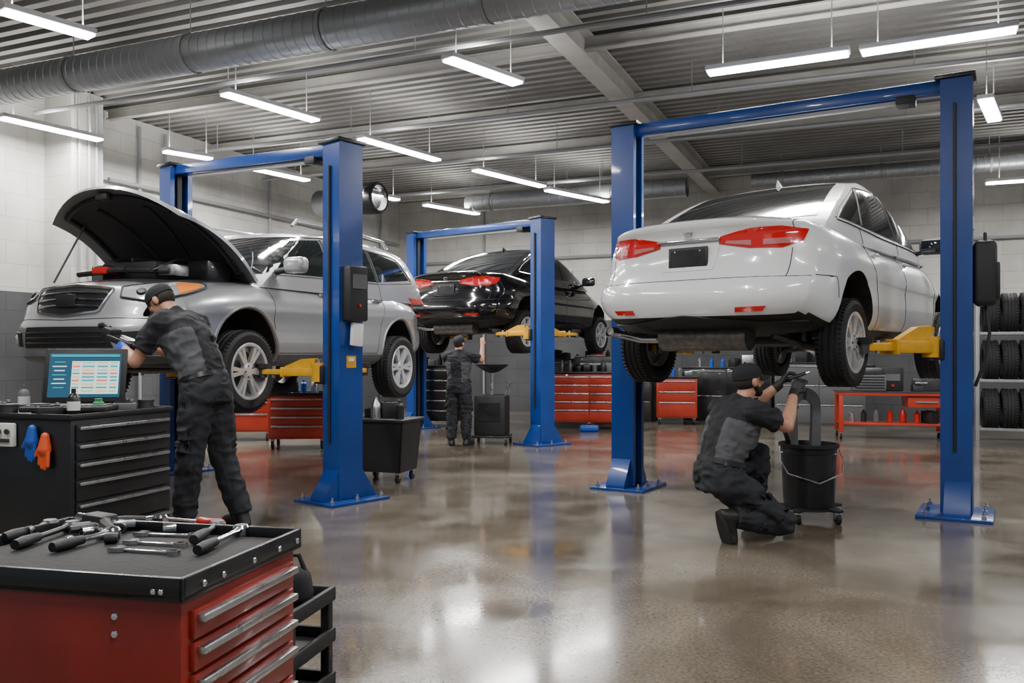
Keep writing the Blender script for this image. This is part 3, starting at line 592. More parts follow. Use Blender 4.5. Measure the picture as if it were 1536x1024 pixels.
# ---------------- room
HC=4.75
def wallmat(name,base,low,split,axis):
    m=bpy.data.materials.new(name); m.use_nodes=True; nt=m.node_tree; b=nt.nodes['Principled BSDF']; b.inputs['Roughness'].default_value=.75
    tc=nt.nodes.new('ShaderNodeTexCoord'); sx=nt.nodes.new('ShaderNodeSeparateXYZ'); nt.links.new(tc.outputs['Object'],sx.inputs[0])
    cx=nt.nodes.new('ShaderNodeCombineXYZ'); nt.links.new(sx.outputs[axis],cx.inputs[0]); nt.links.new(sx.outputs[2],cx.inputs[1])
    br=nt.nodes.new('ShaderNodeTexBrick'); br.inputs['Scale'].default_value=1; br.inputs['Brick Width'].default_value=.6; br.inputs['Row Height'].default_value=.3; br.inputs['Mortar Size'].default_value=.006
    br.inputs['Color1'].default_value=(1,1,1,1); br.inputs['Color2'].default_value=(.93,.93,.93,1); br.inputs['Mortar'].default_value=(.78,.78,.78,1)
    nt.links.new(cx.outputs[0],br.inputs['Vector'])
    gt=nt.nodes.new('ShaderNodeMath'); gt.operation='GREATER_THAN'; gt.inputs[1].default_value=split; nt.links.new(sx.outputs[2],gt.inputs[0])
    mx=nt.nodes.new('ShaderNodeMix'); mx.data_type='RGBA'; mx.inputs[6].default_value=low+(1,); mx.inputs[7].default_value=base+(1,); nt.links.new(gt.outputs[0],mx.inputs[0])
    no=nt.nodes.new('ShaderNodeTexNoise'); no.inputs['Scale'].default_value=1.2; no.inputs['Detail'].default_value=7; nt.links.new(tc.outputs['Object'],no.inputs['Vector'])
    rp=nt.nodes.new('ShaderNodeValToRGB'); rp.color_ramp.elements[0].position=.35; rp.color_ramp.elements[0].color=(.74,.73,.71,1); rp.color_ramp.elements[1].position=.6; rp.color_ramp.elements[1].color=(1,1,1,1); nt.links.new(no.outputs['Fac'],rp.inputs['Fac'])
    m1=nt.nodes.new('ShaderNodeMix'); m1.data_type='RGBA'; m1.blend_type='MULTIPLY'; m1.inputs[0].default_value=1; nt.links.new(mx.outputs[2],m1.inputs[6]); nt.links.new(br.outputs['Color'],m1.inputs[7])
    m2=nt.nodes.new('ShaderNodeMix'); m2.data_type='RGBA'; m2.blend_type='MULTIPLY'; m2.inputs[0].default_value=1; nt.links.new(m1.outputs[2],m2.inputs[6]); nt.links.new(rp.outputs['Color'],m2.inputs[7])
    nt.links.new(m2.outputs[2],b.inputs['Base Color'])
    bu=nt.nodes.new('ShaderNodeBump'); bu.inputs['Strength'].default_value=.6; bu.inputs['Distance'].default_value=.02; nt.links.new(br.outputs['Fac'],bu.inputs['Height']); bu.invert=True; nt.links.new(bu.outputs[0],b.inputs['Normal'])
    return m
def floormat():
    m=bpy.data.materials.new('polished_concrete'); m.use_nodes=True; nt=m.node_tree; b=nt.nodes['Principled BSDF']
    tc=nt.nodes.new('ShaderNodeTexCoord'); L=nt.links.new
    def nz(sc,det=6,dist=0):
        n=nt.nodes.new('ShaderNodeTexNoise'); n.inputs['Scale'].default_value=sc; n.inputs['Detail'].default_value=det; n.inputs['Distortion'].default_value=dist; L(tc.outputs['Object'],n.inputs['Vector']); return n
    n1=nz(.8,9,.7); r1=nt.nodes.new('ShaderNodeValToRGB'); e=r1.color_ramp.elements
    e[0].position=.34; e[0].color=(.085,.068,.047,1); e[1].position=.66; e[1].color=(.235,.205,.162,1)
    k=r1.color_ramp.elements.new(.5); k.color=(.155,.130,.098,1); L(n1.outputs['Fac'],r1.inputs['Fac'])
    n2=nz(60,3); r2=nt.nodes.new('ShaderNodeValToRGB'); r2.color_ramp.elements[0].position=.3; r2.color_ramp.elements[0].color=(.62,.62,.62,1); r2.color_ramp.elements[1].position=.65; r2.color_ramp.elements[1].color=(1.15,1.15,1.15,1); L(n2.outputs['Fac'],r2.inputs['Fac'])
    mx=nt.nodes.new('ShaderNodeMix'); mx.data_type='RGBA'; mx.blend_type='MULTIPLY'; mx.inputs[0].default_value=1; L(r1.outputs['Color'],mx.inputs[6]); L(r2.outputs['Color'],mx.inputs[7]); L(mx.outputs[2],b.inputs['Base Color'])
    n3=nz(1.8,8,.4); mr=nt.nodes.new('ShaderNodeMapRange'); mr.inputs['From Min'].default_value=.35; mr.inputs['From Max'].default_value=.68; mr.inputs['To Min'].default_value=.08; mr.inputs['To Max'].default_value=.26; L(n3.outputs['Fac'],mr.inputs['Value']); L(mr.outputs[0],b.inputs['Roughness'])
    b.inputs['Specular IOR Level'].default_value=.7; b.inputs['Coat Weight'].default_value=.3; b.inputs['Coat Roughness'].default_value=.09
    n4=nz(5,3); bu=nt.nodes.new('ShaderNodeBump'); bu.inputs['Strength'].default_value=.02; bu.inputs['Distance'].default_value=.02; L(n4.outputs['Fac'],bu.inputs['Height']); L(bu.outputs[0],b.inputs['Normal'])
    return m
RZ=-RY
mb=MB(); mb.box((-1,7,-.05),(20,21.5,.1),floormat()); struct(mb,'floor',rz=RZ)
WB=wallmat('painted_block_wall',(.62,.61,.58),(.075,.078,.085),1.95,0); WL=wallmat('painted_block_wall_side',(.62,.61,.58),(.075,.078,.085),2.05,1)
mb=MB(); mb.box((-1,17.4,HC/2),(20,.2,HC),WB); struct(mb,'wall_back',rz=RZ)
mb=MB(); mb.box((-10.3,7.5,HC/2),(.2,20,HC),WL); struct(mb,'wall_left',rz=RZ)
DECK=M('steel_deck',(.27,.265,.25),.5,.25,var=.18,nscale=1.2); DECK_SHADE=M('steel_deck_shaded',(.17,.166,.157),.6,.2,var=.15,nscale=1.2)  # second deck colour is a darker copy painting shade into valleys and one flank
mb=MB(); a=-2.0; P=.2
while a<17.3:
    for (q0,q1,mm) in (((a,HC),(a+.09,HC),DECK),((a+.09,HC),(a+.11,HC+.06),DECK),((a+.11,HC+.06),(a+.18,HC+.06),DECK_SHADE),((a+.18,HC+.06),(a+.2,HC),DECK_SHADE)):
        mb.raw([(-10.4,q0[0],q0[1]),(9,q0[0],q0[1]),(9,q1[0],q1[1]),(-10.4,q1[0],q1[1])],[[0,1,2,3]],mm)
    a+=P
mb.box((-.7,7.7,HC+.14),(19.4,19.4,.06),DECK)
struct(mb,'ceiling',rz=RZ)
def ibeam(mb,p0,p1,w,h,m):
    p0=V3(p0);p1=V3(p1);c=(p0+p1)/2;L=(p1-p0).length;an=math.atan2(p1.y-p0.y,p1.x-p0.x)
    for dz,sw,sh in((h/2-.01,w,.02),(-h/2+.01,w,.02),(0,.02,h-.04)): mb.box(c+V3((0,0,dz)),(L,sw,sh),m,(0,0,an))
k=1
for p0,p1,w,h in (((-2.95,-1,HC-.16),(-2.95,17.3,HC-.16),.24,.3),((-9.9,13.2,HC-.1),(9,13.2,HC-.1),.1,.16),((-10.1,9.0,HC-.09),(9,9.0,HC-.09),.09,.14),((-10.1,16.2,HC-.1),(9,16.2,HC-.1),.1,.18),((-10.1,5.2,HC-.1),(9,5.2,HC-.1),.09,.15),((-10.1,11.1,HC-.1),(9,11.1,HC-.1),.07,.12)):
    mb=MB(); ibeam(mb,p0,p1,w,h,BEAM); struct(mb,'trim_%d'%k,rz=RZ); k+=1
mb=MB(); mb.box((-9.95,8.3,HC/2-.001),(.5,.5,HC-.01),WL); struct(mb,'trim_%d'%k,rz=RZ); k+=1
def duct(p0,p1,r,label,rib=.11):
    mb=MB(); p0=V3(p0);p1=V3(p1);L=(p1-p0).length;d=(p1-p0)/L;prof=[];h=0
    while h<L:
        prof+=[(r,h),(r,h+rib-.016),(r+.005,h+rib-.012),(r+.005,h+rib-.004)]; h+=rib
    mb.lathe(prof,DUCT,p0,d,n=40)
    for t in [i*1.6+.5 for i in range(int(L/1.6))]:
        mb.lathe([(r+.008,t),(r+.012,t),(r+.012,t+.04),(r+.008,t+.04)],PIPE,p0,d,n=28); q=p0+d*t; mb.cyl(q+V3((0,0,r)),V3((q.x,q.y,HC-.005)),.006,PIPE,n=6)
    return solo(mb,'ventilation_duct',label,'duct',ang=28)
duct(room(-9.9,6.5,4.2),room(6,6.5,4.2),.18,'large spiral galvanised steel ventilation duct hung under the ceiling')
duct(room(-2.0,15.6,4.3),room(8.5,15.6,4.3),.13,'slim galvanised duct running along the back wall')
duct(room(-7.5,15.4,4.25),room(-3.3,15.4,4.25),.17,'short galvanised duct above the rear lift',.2)
def pipe(pts,r,label,name='conduit_pipe',m=PIPE):
    mb=MB(); mb.tube(pts,r,m,n=8); return solo(mb,name,label,'pipe')
for aa,zz,r0,r1 in((7.6,4.3,-9.8,7),(10.2,4.35,-9.9,8),(12.1,4.3,-9.9,8),(14.4,4.32,-9.9,8)):
    mb=MB(); mb.tube([room(r0,aa,zz),room(r1,aa,zz)],.028,PIPE)
    r=r0+.7
    while r<r1: mb.cyl(room(r,aa,zz),room(r,aa,HC-.01),.006,PIPE,n=6); r+=2.4
    solo(mb,'conduit_pipe','grey steel pipe suspended from the ceiling deck','pipe')
for aa in (8.9,9.6,10.1,12.6,14.9,16.4): pipe([room(-10.14,aa,.3),room(-10.14,aa,HC-.1)],.025,'vertical grey conduit fixed to the block side wall')
for aa in (8.15,8.3,8.42): pipe([room(-9.67,aa,.3),room(-9.67,aa,HC-.1)],.022,'vertical grey conduit fixed to the pilaster')
pipe([room(-10.1,9,3.75),room(-10.1,17.1,3.75)],.03,'horizontal grey pipe along the block side wall')
pipe([room(-10.12,9,2.9),room(-10.12,17.1,2.9)],.02,'horizontal grey pipe along the block side wall')
for rr in (-8,-5,-.8,1.6,3.3): pipe([room(rr,17.24,.3),room(rr,17.24,HC-.1)],.025,'vertical grey conduit fixed to the back wall')
pipe([room(-9.5,17.22,3.3),room(8.5,17.22,3.3)],.03,'horizontal grey pipe along the back wall')
for aa,zz,w,h in((9.3,2.5,.35,.6),(10.5,2.5,.3,.45),(13.6,2.4,.4,.6)):
    t=thing('electrical_panel','grey steel electrical box mounted on the block wall','electrical box',room(-10.185,aa,zz),-23)
    mb=MB(); mb.box((.07,0,0),(.14,w,h),PLAS,bev=.008); mb.obj('housing',t); mb=MB(); mb.box((.147,0,0),(.012,w-.05,h-.06),PIPE,bev=.004); mb.box((.16,w/2-.06,0),(.015,.02,.07),BLK); mb.obj('door',t)
t=thing('exhaust_fan','round black exhaust fan with silver duct below the ceiling','fan',room(-8.55,13.0,4.0),-23)
mb=MB(); mb.lathe([(0,.05),(.22,.06),(.26,.1),(.28,.3),(.28,.5),(.25,.53),(.22,.52),(.2,.4),(.05,.38),(0,.38)],BLKM,(0,0,0),(1,-.1,0),n=28); mb.obj('housing',t)
mb=MB(); mb.lathe([(.24,-.85),(.24,-.5),(.25,-.49),(.24,-.48),(.24,.06)],DUCT,(0,0,0),(1,-.1,0),n=28); mb.obj('duct',t)
mb=MB()
for q in range(5):
    rr=.04+q*.04; mb.tube([(.53,-.05+rr*math.cos(j*math.pi/10),rr*math.sin(j*math.pi/10)) for j in range(20)],.004,BLK,n=6,closed=True)
mb.obj('grille',t)
for rr,zz,w,h,m in((-6.2,2.7,.5,.7,WPL),(3.9,3.1,.5,.35,PIPE),(4.6,3.1,.35,.35,BLKM)):
    mb=MB(); mb.box((0,-.03,0),(w,.06,h),m,bev=.006); mb.box((0,-.065,0),(w*.86,.01,h*.86),LHOU); solo(mb,'wall_box','plain rectangular service box on the back wall','wall box',room(rr,17.3,zz),-23)
# ---------------- lights
LZ=4.05
def tube_light(p0,p1,power=40):
    p0=V3(p0);p1=V3(p1);c=(p0+p1)/2;L=(p1-p0).length;an=math.atan2(p1.y-p0.y,p1.x-p0.x)
    t=thing('ceiling_light','slim bright white LED batten light hanging from the ceiling','light',c,math.degrees(an),group='LED batten ceiling lights')
    mb=MB(); mb.box((0,0,.045),(L,.17,.05),LHOU,bev=.01); mb.obj('housing',t)
    mb=MB(); mb.box((0,0,.008),(L-.03,.15,.022),LEM,bev=.008); mb.obj('diffuser',t)
    for sx in(-1,1): mb=MB(); mb.cyl((sx*L*.38,0,.07),(sx*L*.38,0,HC-c.z-.01),.006,PIPE,n=6); mb.obj('hanger_rod',t)
    for pw,zz,rx in((power,-.012,0),(power*.20,.09,math.pi)):  # second, upward area light is added above the housing to brighten the ceiling
        l=bpy.data.lights.new('batten_and_fill_light','AREA'); l.shape='RECTANGLE'; l.size=L; l.size_y=.14; l.energy=pw; l.color=(1,.975,.94)
        lo=bpy.data.objects.new('lamp_and_fill_source',l); COL.objects.link(lo); lo.parent=t; lo.location=(0,0,zz); lo.rotation_euler=(rx,0,0)
for a,b in [((0,18),(140,58)),((335,142),(475,183)),((670,90),(778,128)),((540,209),(657,242)),((368,252),(462,272)),((712,256),(815,281)),((820,286),(910,304)),((535,289),(597,301)),((637,308),(717,322)),((0,178),(152,212)),((1060,112),(1275,82)),((1290,82),(1528,46)),((245,228),(318,240)),((1478,150),(1492,183))]:
    tube_light(bp(a[0],a[1],LZ),bp(b[0],b[1],LZ),98)
tube_light(room(1.6,15.2,3.9),room(3.2,15.2,3.9),90)
for (r,a_) in ((-5,3),(-1.5,2.5),(2.5,3),(-4.5,.3),(0,0),(4.5,6.5),(6,11)):  # unseen battens outside the view, added for overall illumination and floor reflections
    tube_light(room(r,a_,4.1),room(r+.1,a_+1.4,4.1),82)
w=bpy.data.worlds.new('world'); bpy.context.scene.world=w; w.use_nodes=True; w.node_tree.nodes['Background'].inputs[0].default_value=(.88,.93,1,1); w.node_tree.nodes['Background'].inputs[1].default_value=.30
# ---------------- lifts
def lift(p1,p2,h1,h2,az,label,arms1,arms2,ak=1.0):
    p1=V3(p1);p2=V3(p2);mid=(p1+p2)/2; t=thing('car_lift',label,'car lift',mid)
    PW=.25;PD=.22
    for idx,(p,q,h,arms) in enumerate(((p1,p2,h1,arms1),(p2,p1,h2,arms2))):
        d=(q-p).normalized(); an=math.atan2(d.y,d.x); X=Matrix.Translation(p-mid)@Matrix.Rotation(an,4,'Z')
        mb=MB(X); w=PW/2; th=.02
        prof=[(-PD,-w),(0,-w),(0,-w+.05),(-.015,-w+.05),(-.015,-w+th),(-PD+th,-w+th),(-PD+th,w-th),(-.015,w-th),(-.015,w-.05),(0,w-.05),(0,w),(-PD,w)]
        mb.prism(prof,h-.03,BLUE,Matrix.Translation((0,0,.03+(h-.03)/2))); post=mb.obj('post',t)
        mb=MB(X); mb.box((-.1,0,.012),(.52,.62,.024),BLUE,bev=.004)
        for sx in(-.3,.1):
            for sy in(-.26,0,.26): mb.cyl((sx,sy,.024),(sx,sy,.05),.018,STEEL,n=6); mb.cyl((sx,sy,.05),(sx,sy,.075),.008,STEEL,n=8)
        mb.obj('base_plate',post)
        for sy in(-1,1):
            mb=MB(X); Y=Matrix(((0,0,1,-.12),(sy,0,0,sy*w),(0,1,0,.024),(0,0,0,1))); mb.prism([(0,0),(.15,0),(.15,.03),(0,.25)],.18,BLUE,Y)
            mb.obj('gusset',post)
        mb=MB(X); mb.box((-.1,0,h+.01),(.28,PW+.05,.03),BLK,bev=.004); mb.cyl((-.1,-.1,h-.04),(-.1,.1,h-.04),.06,DST,n=20); mb.obj('top_cap',post)
        mb=MB(X); mb.box((-.05,0,h/2),(.03,.05,h-.2),BLKM); mb.cyl((-.14,.04,.1),(-.14,.04,az+.3),.03,DST,n=12); mb.obj('cylinder',post)
        mb=MB(X); mb.box((-.06,0,az+.28),(.12,PW-.06,.75),BLKM,bev=.01); mb.box((.03,0,az-.02),(.12,PW+.06,.16),BLKM,bev=.015); mb.obj('carriage',t)
        for (ax,ay) in arms:
            mb=MB(X); s0=V3((.06,math.copysign(.12,ay),az)); s1=V3((ax,ay,az)); dd=(s1-s0); L=dd.length; aan=math.atan2(dd.y,dd.x)
            mb.box(s0+dd*.30,(L*.58,.11,.085*ak),YEL,(0,0,aan),bev=.008); mb.box(s0+dd*.72,(L*.5,.075,.055*ak),YEL,(0,0,aan),bev=.006); mb.box(s0+dd*.585,(.03,.13,.105*ak),YEL,(0,0,aan),bev=.006)
            mb.cyl(s0+V3((0,0,-.08)),s0+V3((0,0,.08)),.065,YEL,n=20); mb.cyl(s0+V3((0,0,-.10)),s0+V3((0,0,.11)),.028,STEEL,n=14); mb.cyl(s0+dd*.8+V3((0,0,-.05)),s0+dd*.8+V3((0,0,.05)),.016,STEEL,n=10)
            Y=Matrix.Translation(s0)@Matrix.Rotation(aan,4,'Z')@Matrix.Rotation(math.pi/2,4,'X'); q_=min(1,L/.55); mb.prism([(.03,.04*ak),(.36*q_,.04*ak),(.32*q_,.065*ak),(.16*q_,.14*ak),(.03,.15*ak)],.07,YEL,Y)
            arm=mb.obj('arm',t)
            mb=MB(X); mb.cyl(s1+V3((0,0,-.05)),s1+V3((0,0,.03)),.04,DST,n=16); mb.cyl(s1+V3((0,0,.03)),s1+V3((0,0,.07)),.065,RUB,n=20); mb.obj('lift_pad',arm)
        if idx==0:
            mb=MB(X); mb.cyl((-.1,w+.012,h-.2),(-.1,w+.012,.5),.012,BLKM,n=8); mb.obj('hose',t)
    a=p1-mid+V3((0,0,h1)); b=p2-mid+V3((0,0,h2)); d=(b-a); L=d.length; an=math.atan2(d.y,d.x); pitch=-math.atan2(d.z,math.hypot(d.x,d.y))
    mb=MB(); mb.box((a+b)/2-V3((0,0,.04)),(L+.2,.14,.10),BLUE,(0,pitch,an),bev=.008); mb.obj('crossbeam',t)
    mb=MB(); mb.box((a+b)/2+V3((0,0,-.11)),(L*.8,.05,.03),PIPE,(0,pitch,an)); mb.box(a+d*.1-V3((0,0,.11)),(.14,.16,.07),BLKM,(0,pitch,an),bev=.01); mb.obj('shutoff_bar',t)
    return t,mid
w1=at(1412,6.67); w2=at(958,7.95)
LT,mid=lift(w1,w2,3.36,3.36,1.30,'blue two-post car lift with yellow arms holding the white sedan',[(.48,.60),(.75,-.75)],[(.5,.75),(.45,-.62)],1.1)
XW=Matrix.Translation(w1-mid)@Matrix.Rotation(math.atan2((w2-w1).y,(w2-w1).x),4,'Z')
mb=MB(X=XW); mb.box((-.30,.0,1.86),(.16,.22,.50),BLKM,bev=.045,seg=4); mb.box((-.385,0,1.80),(.03,.16,.28),BLKM,bev=.012); mb.tube([(-.3,-.05,2.1),(-.3,-.05,2.16),(-.3,.05,2.16),(-.3,.05,2.1)],.012,BLK)
mb.tube([(-.30,.0,1.62),(-.33,.02,1.4),(-.30,.05,1.2),(-.235,.05,1.0)],.012,BLKM); mb.obj('power_unit',LT)
for zz,hh in((2.25,.1),(2.5,.14)): mb=MB(X=XW); mb.box((-.222,0,zz),(.004,.11,hh),WPL); mb.obj('warning_label',LT)
s1=at(502,7.34); s2=at(272,9.0)
LS,mid2=lift(s1,s2,3.03,3.22,1.09,'blue two-post car lift with yellow arms holding the silver SUV',[(.62,.30),(.45,-.70)],[(.55,.8),(.6,-.8)],.8)
Xs=Matrix.Translation(s1-mid2)@Matrix.Rotation(math.atan2((s2-s1).y,(s2-s1).x),4,'Z')
mb=MB(X=Xs); mb.box((-.27,.0,1.75),(.12,.2,.46),BLKM,bev=.02); mb.box((-.335,0,1.85),(.01,.14,.12),PLAS); mb.cyl((-.335,0,1.65),(-.345,0,1.65),.012,REDP); mb.obj('control_box',LS)
mb=MB(X=Xs); mb.box((-.27,-.02,1.41),(.04,.12,.2),WPL,rot=(.1,.05,0),bev=.014); mb.obj('shop_rag',LS,label='off-white rag hanging under the control box')
mb=MB(X=Xs); mb.box((-.223,0,1.18),(.004,.1,.1),YEL); mb.box((-.226,0,1.2),(.003,.06,.03),WPL); mb.obj('warning_label',LS)
b1=at(806,11.85); b2=at(630,14.2)
lift(b1,b2,3.1,3.25,1.53,'blue two-post car lift holding the black sedan',[(.6,.25),(.12,-.85)],[(.45,.7),(.45,-.6)],.8)
# ---------------- generic tool chest
def caster(mb,x,y,h=.1,m=None):
    mb.cyl((x-.014,y,h*.42),(x+.014,y,h*.42),h*.42,RUB,n=18); mb.box((x,y,h*.88),(.05,.05,h*.14),STEEL)
    for s in(-1,1): mb.box((x+s*.019,y,h*.62),(.004,.035,h*.42),STEEL)
def chest(name,label,loc,rz,W,D,H,m,rows,dm=None,cast=.1,top=BLK,tray=.04,handle=STEEL,cat='tool chest',cols=1,thick=.012):
    t=thing(name,label,cat,loc,rz); dm=dm or m; z0=cast; zt=H-tray
    mb=MB(); mb.box((0,0,(z0+zt)/2),(W,D,zt-z0),m,bev=.008)
    b=mb.obj('body',t)
    mb=MB()
    if top is not None:
        mb.box((0,0,zt+.008),(W+.03,D+.03,.016),top,bev=.003)
        for sx in(-1,1): mb.box((sx*(W/2+.008),0,zt+tray/2),(.014,D+.03,tray),top,bev=.004)
        for sy in(-1,1): mb.box((0,sy*(D/2+.008),zt+tray/2),(W+.03,.014,tray),top,bev=.004)
        mb.obj('top_tray',t)
    hsum=sum(rows); hh=(zt-z0-.05); z=zt-.025; cw=(W-.05)/cols
    for r in rows:
        dh=hh*r/hsum
        for c in range(cols):
            xc=-W/2+.025+cw*(c+.5)
            mb=MB(); mb.box((xc,-D/2-.006,z-dh/2),(cw-.01,.016,dh-.008),dm,bev=.003); d=mb.obj('drawer',t)
            mb=MB(); mb.box((xc,-D/2-.024,z-.014-thick/2),(cw-.03,.022,thick),handle,bev=.004); mb.obj('handle',d)
        z-=dh
    if cast>0:
        for sx in(-1,1):
            for sy in(-1,1): mb=MB(); caster(mb,sx*(W/2-.05),sy*(D/2-.05),cast); mb.obj('caster',t)
    return t
fc=V3((-1.035,2.235,0)); FZ=77
t=chest('tool_chest','red steel rolling tool chest with black tray top',fc,FZ,.53,.74,.755,RED,[1,1,1,1.3,1.6,1.6],cast=.1,tray=.055,thick=.018)
for c_,r_ in [((-.266,-.2,.655),(.005,.009,.009)),((-.266,-.2,.615),(.005,.009,.009))]+[((xx,-.387,.725),(.008,.004,.008)) for xx in(-.2,-.12,.02,.15,.25)]+[((-.281,yy,.722),(.005,.007,.007)) for yy in(-.33,-.31)]:
    mb=MB(); mb.sph(c_,r_,CHROME); mb.obj('rivet',t)
mb=MB(); mb.box((0,0,.7245),(.50,.71,.010),RUB,bev=.002); mb.obj('rubber_mat',t)
ca=V3((-2.38,4.6,0)); dA=V3((.31,.951,0)); dL=V3((-.951,.31,0)); bc=ca+dA*.40+dL*.52
chest('tool_cabinet','black steel tool cabinet with silver drawer pulls under laptop',bc,72,.78,1.02,.92,BLK,[1,1,1,1.2,1.5,1.6],cast=.1,tray=.03,top=BLKM,cat='tool cabinet',thick=.018)
Xc=Matrix.Translation(bc)@Matrix.Rotation(math.radians(72),4,'Z')
def cabp(x,y,z): return Xc@V3((x,y,z))
mb=MB(); mb.box((0,0,0),(.03,.12,.13),WPL,bev=.008); mb.cyl((-.02,-.03,.02),(-.03,-.03,.02),.015,DST); mb.cyl((-.02,.03,.02),(-.03,.03,.02),.015,DST); mb.box((-.02,0,-.03),(.01,.08,.02),DST); solo(mb,'power_outlet','white power outlet box fixed on the black cabinet side','outlet',cabp(-.41,-.08,.80),72)
for (yy,c,zz,lb) in((-.27,BLUT,.77,'blue work glove hanging from a hook on cabinet side'),(-.36,ORG,.73,'orange-red work glove hanging from a hook on cabinet side')):
    mb=MB(); limb(mb,[((-.02,-.005,.07),.022),((-.02,0,.0),.036)],c)
    for o_,l_ in((-.026,.07),(-.009,.085),(.009,.08),(.025,.06)): limb(mb,[((-.022,o_,-.02),.012),((-.026,o_*1.15,-.02-l_),.010)],c)
    limb(mb,[((-.02,.03,.01),.013),((-.024,.055,-.035),.011)],c)
    o=mb.obj('work_glove'); bake(o,[('REMESH',dict(mode='VOXEL',voxel_size=.005)),('SMOOTH',dict(factor=.5,iterations=2))],[c]); o.data.polygons.foreach_set('use_smooth',[True]*len(o.data.polygons)); o.location=cabp(-.40,yy,zz); o.rotation_euler=(0,0,math.radians(72)); setlab(o,lb,'glove')
LP=V3((-2.56,5.02,.915)); lt=thing('laptop_computer','rugged black laptop showing a diagnostic table on screen','laptop',LP,8)
mb=MB(); mb.box((0,-.06,.02),(.46,.34,.03),BLKM,bev=.008); kb=mb.obj('base',lt)
mb=MB()
for i in range(14):
    for j in range(5): mb.box((-.195+i*.03,-.19+j*.034,.038),(.024,.028,.010),PLAS,bev=.002)
mb.obj('keyboard',kb)
th=math.radians(-12); Xl=Matrix.Translation((0,.11,.04))@Matrix.Rotation(th,4,'X'); mb=MB(Xl); mb.box((0,0,.165),(.47,.022,.33),BLKM,bev=.008); sc=mb.obj('lid',lt)
SCB=M('screen_blue',(.015,.07,.12),.3,emit=.7); SCW=M('screen_white',(.65,.75,.75),.3,emit=.7); SCT=M('screen_teal',(.03,.30,.38),.3,emit=.7); SCR=M('screen_red',(.7,.15,.08),.3,emit=.7); SCO=M('screen_orange',(.85,.5,.18),.3,emit=.7); SCG=M('screen_green',(.3,.6,.35),.3,emit=.7)
mb=MB(Xl); mb.box((0,-.013,.165),(.41,.003,.27),SCB); mb.box((.06,-.0155,.15),(.27,.002,.20),SCW)
mb.box((0,-.016,.285),(.39,.002,.014),SCT)
for i in range(7): mb.box((-.145,-.0155,.245-i*.026),(.08 if i%2 else .06,.002,.006),SCW if i%3 else SCT)
for i in range(9):
    for j,(x,wd) in enumerate(((-.05,.04),(.02,.07),(.1,.06),(.165,.04))): mb.box((x,-.0172,.24-i*.0215),(wd,.002,.009),[SCO,SCR,SCG,SCT][(i+j*2)%4] if (i%3!=1 or j==0) else SCT)
mb.obj('screen',sc)
for (x,y,kind) in((-.30,-.44,'can'),(-.33,-.30,'box'),(-.34,-.02,'tin'),(-.2,.2,'box'),(.28,-.42,'tin'),(.22,-.30,'box'),(.05,.3,'can'),(-.1,-.42,'jar'),(.33,-.15,'can'),(-.33,.12,'box'),(-.25,-.15,'tin'),(.1,-.42,'box')):
    mb=MB(); rr=random.random()*90
    if kind=='can': mb.lathe([(0,0),(.03,0),(.033,.005),(.033,.1),(.02,.12),(.012,.125),(.012,.15),(0,.15)],random.choice([BLK,PLAS,BLUT]),n=20); mb.lathe([(.0335,.03),(.0335,.08)],WPL,n=20); n_,l_='spray_can','small spray can standing on the black cabinet top'
    elif kind=='tin': mb.lathe([(0,0),(.045,0),(.045,.05),(.05,.05),(.05,.06),(0,.06)],DST,n=24); n_,l_='small_tin','small dark tin standing on the black cabinet top'
    elif kind=='jar': mb.lathe([(0,0),(.03,0),(.03,.06),(.02,.07),(.022,.085),(0,.085)],GRN,n=20); n_,l_='plastic_jar','small green jar standing on the black cabinet top'
    else: mb.box((0,0,.025),(.13,.08,.05),random.choice([BLKM,DST,PLAS]),bev=.008); mb.box((0,0,.053),(.1,.05,.008),BLK); mb.cyl((.04,0,.05),(.04,0,.07),.012,STEEL); n_,l_='diagnostic_adapter','black diagnostic adapter box lying on the cabinet top'
    solo(mb,n_,l_,n_.replace('_',' '),cabp(x,y,.906),rr)
mb=MB(); mb.tube([(-.3,-.1,.01),(-.2,-.2,.015),(-.05,-.25,.01),(.1,-.22,.012),(.2,-.1,.01),(.3,-.2,.01)],.007,BLK); solo(mb,'cable','black cable coiled across the cabinet top','cable',cabp(.05,-.2,.9),72)
# ------------- hand tools on foreground chest
TZ=.7295
def ang2(p,q): return math.degrees(math.atan2(q.y-p.y,q.x-p.x))
def combo_wrench(L,m=CHROME):
    mb=MB(); mb.box((0,0,.006),(L-.05,.014,.007),m,bev=.003); mb.lathe([(.009,0),(.018,0),(.018,.012),(.009,.012)],m,(L/2-.01,0,0),n=20,closed=True)
    mb.prism([(-L/2+.04,-.008),(-L/2+.025,-.018),(-L/2-.002,-.016),(-L/2+.012,-.007),(-L/2+.014,.006),(-L/2+.002,.012),(-L/2+.02,.02),(-L/2+.04,.008)],.011,m,Matrix.Translation((0,0,.0065))); return mb
def ratchet(L,m=CHROME,g=BLKM):
    mb=MB(); mb.tube([(-L/2,0,.016),(-L/2+.04,0,.016),(-L/2+.1,0,.016)],[.013,.016,.012],g,n=14); mb.tube([(-L/2+.1,0,.016),(L/2-.05,0,.016),(L/2-.02,0,.016)],[.008,.008,.012],m,n=12); mb.lathe([(0,0),(.022,0),(.024,.006),(.024,.022),(.018,.03),(0,.03)],m,(L/2,0,0),n=24); return mb
def sdriver(L,c):
    mb=MB(); mb.tube([(-L/2,0,.014),(-L/2+.015,0,.014),(-L/2+.06,0,.014),(-L/2+.09,0,.014),(-L/2+.1,0,.014)],[.009,.014,.012,.014,.008],c,n=10); mb.tube([(-L/2+.1,0,.014),(L/2-.01,0,.014),(L/2,0,.014)],[.004,.004,.003],CHROME,n=8); return mb
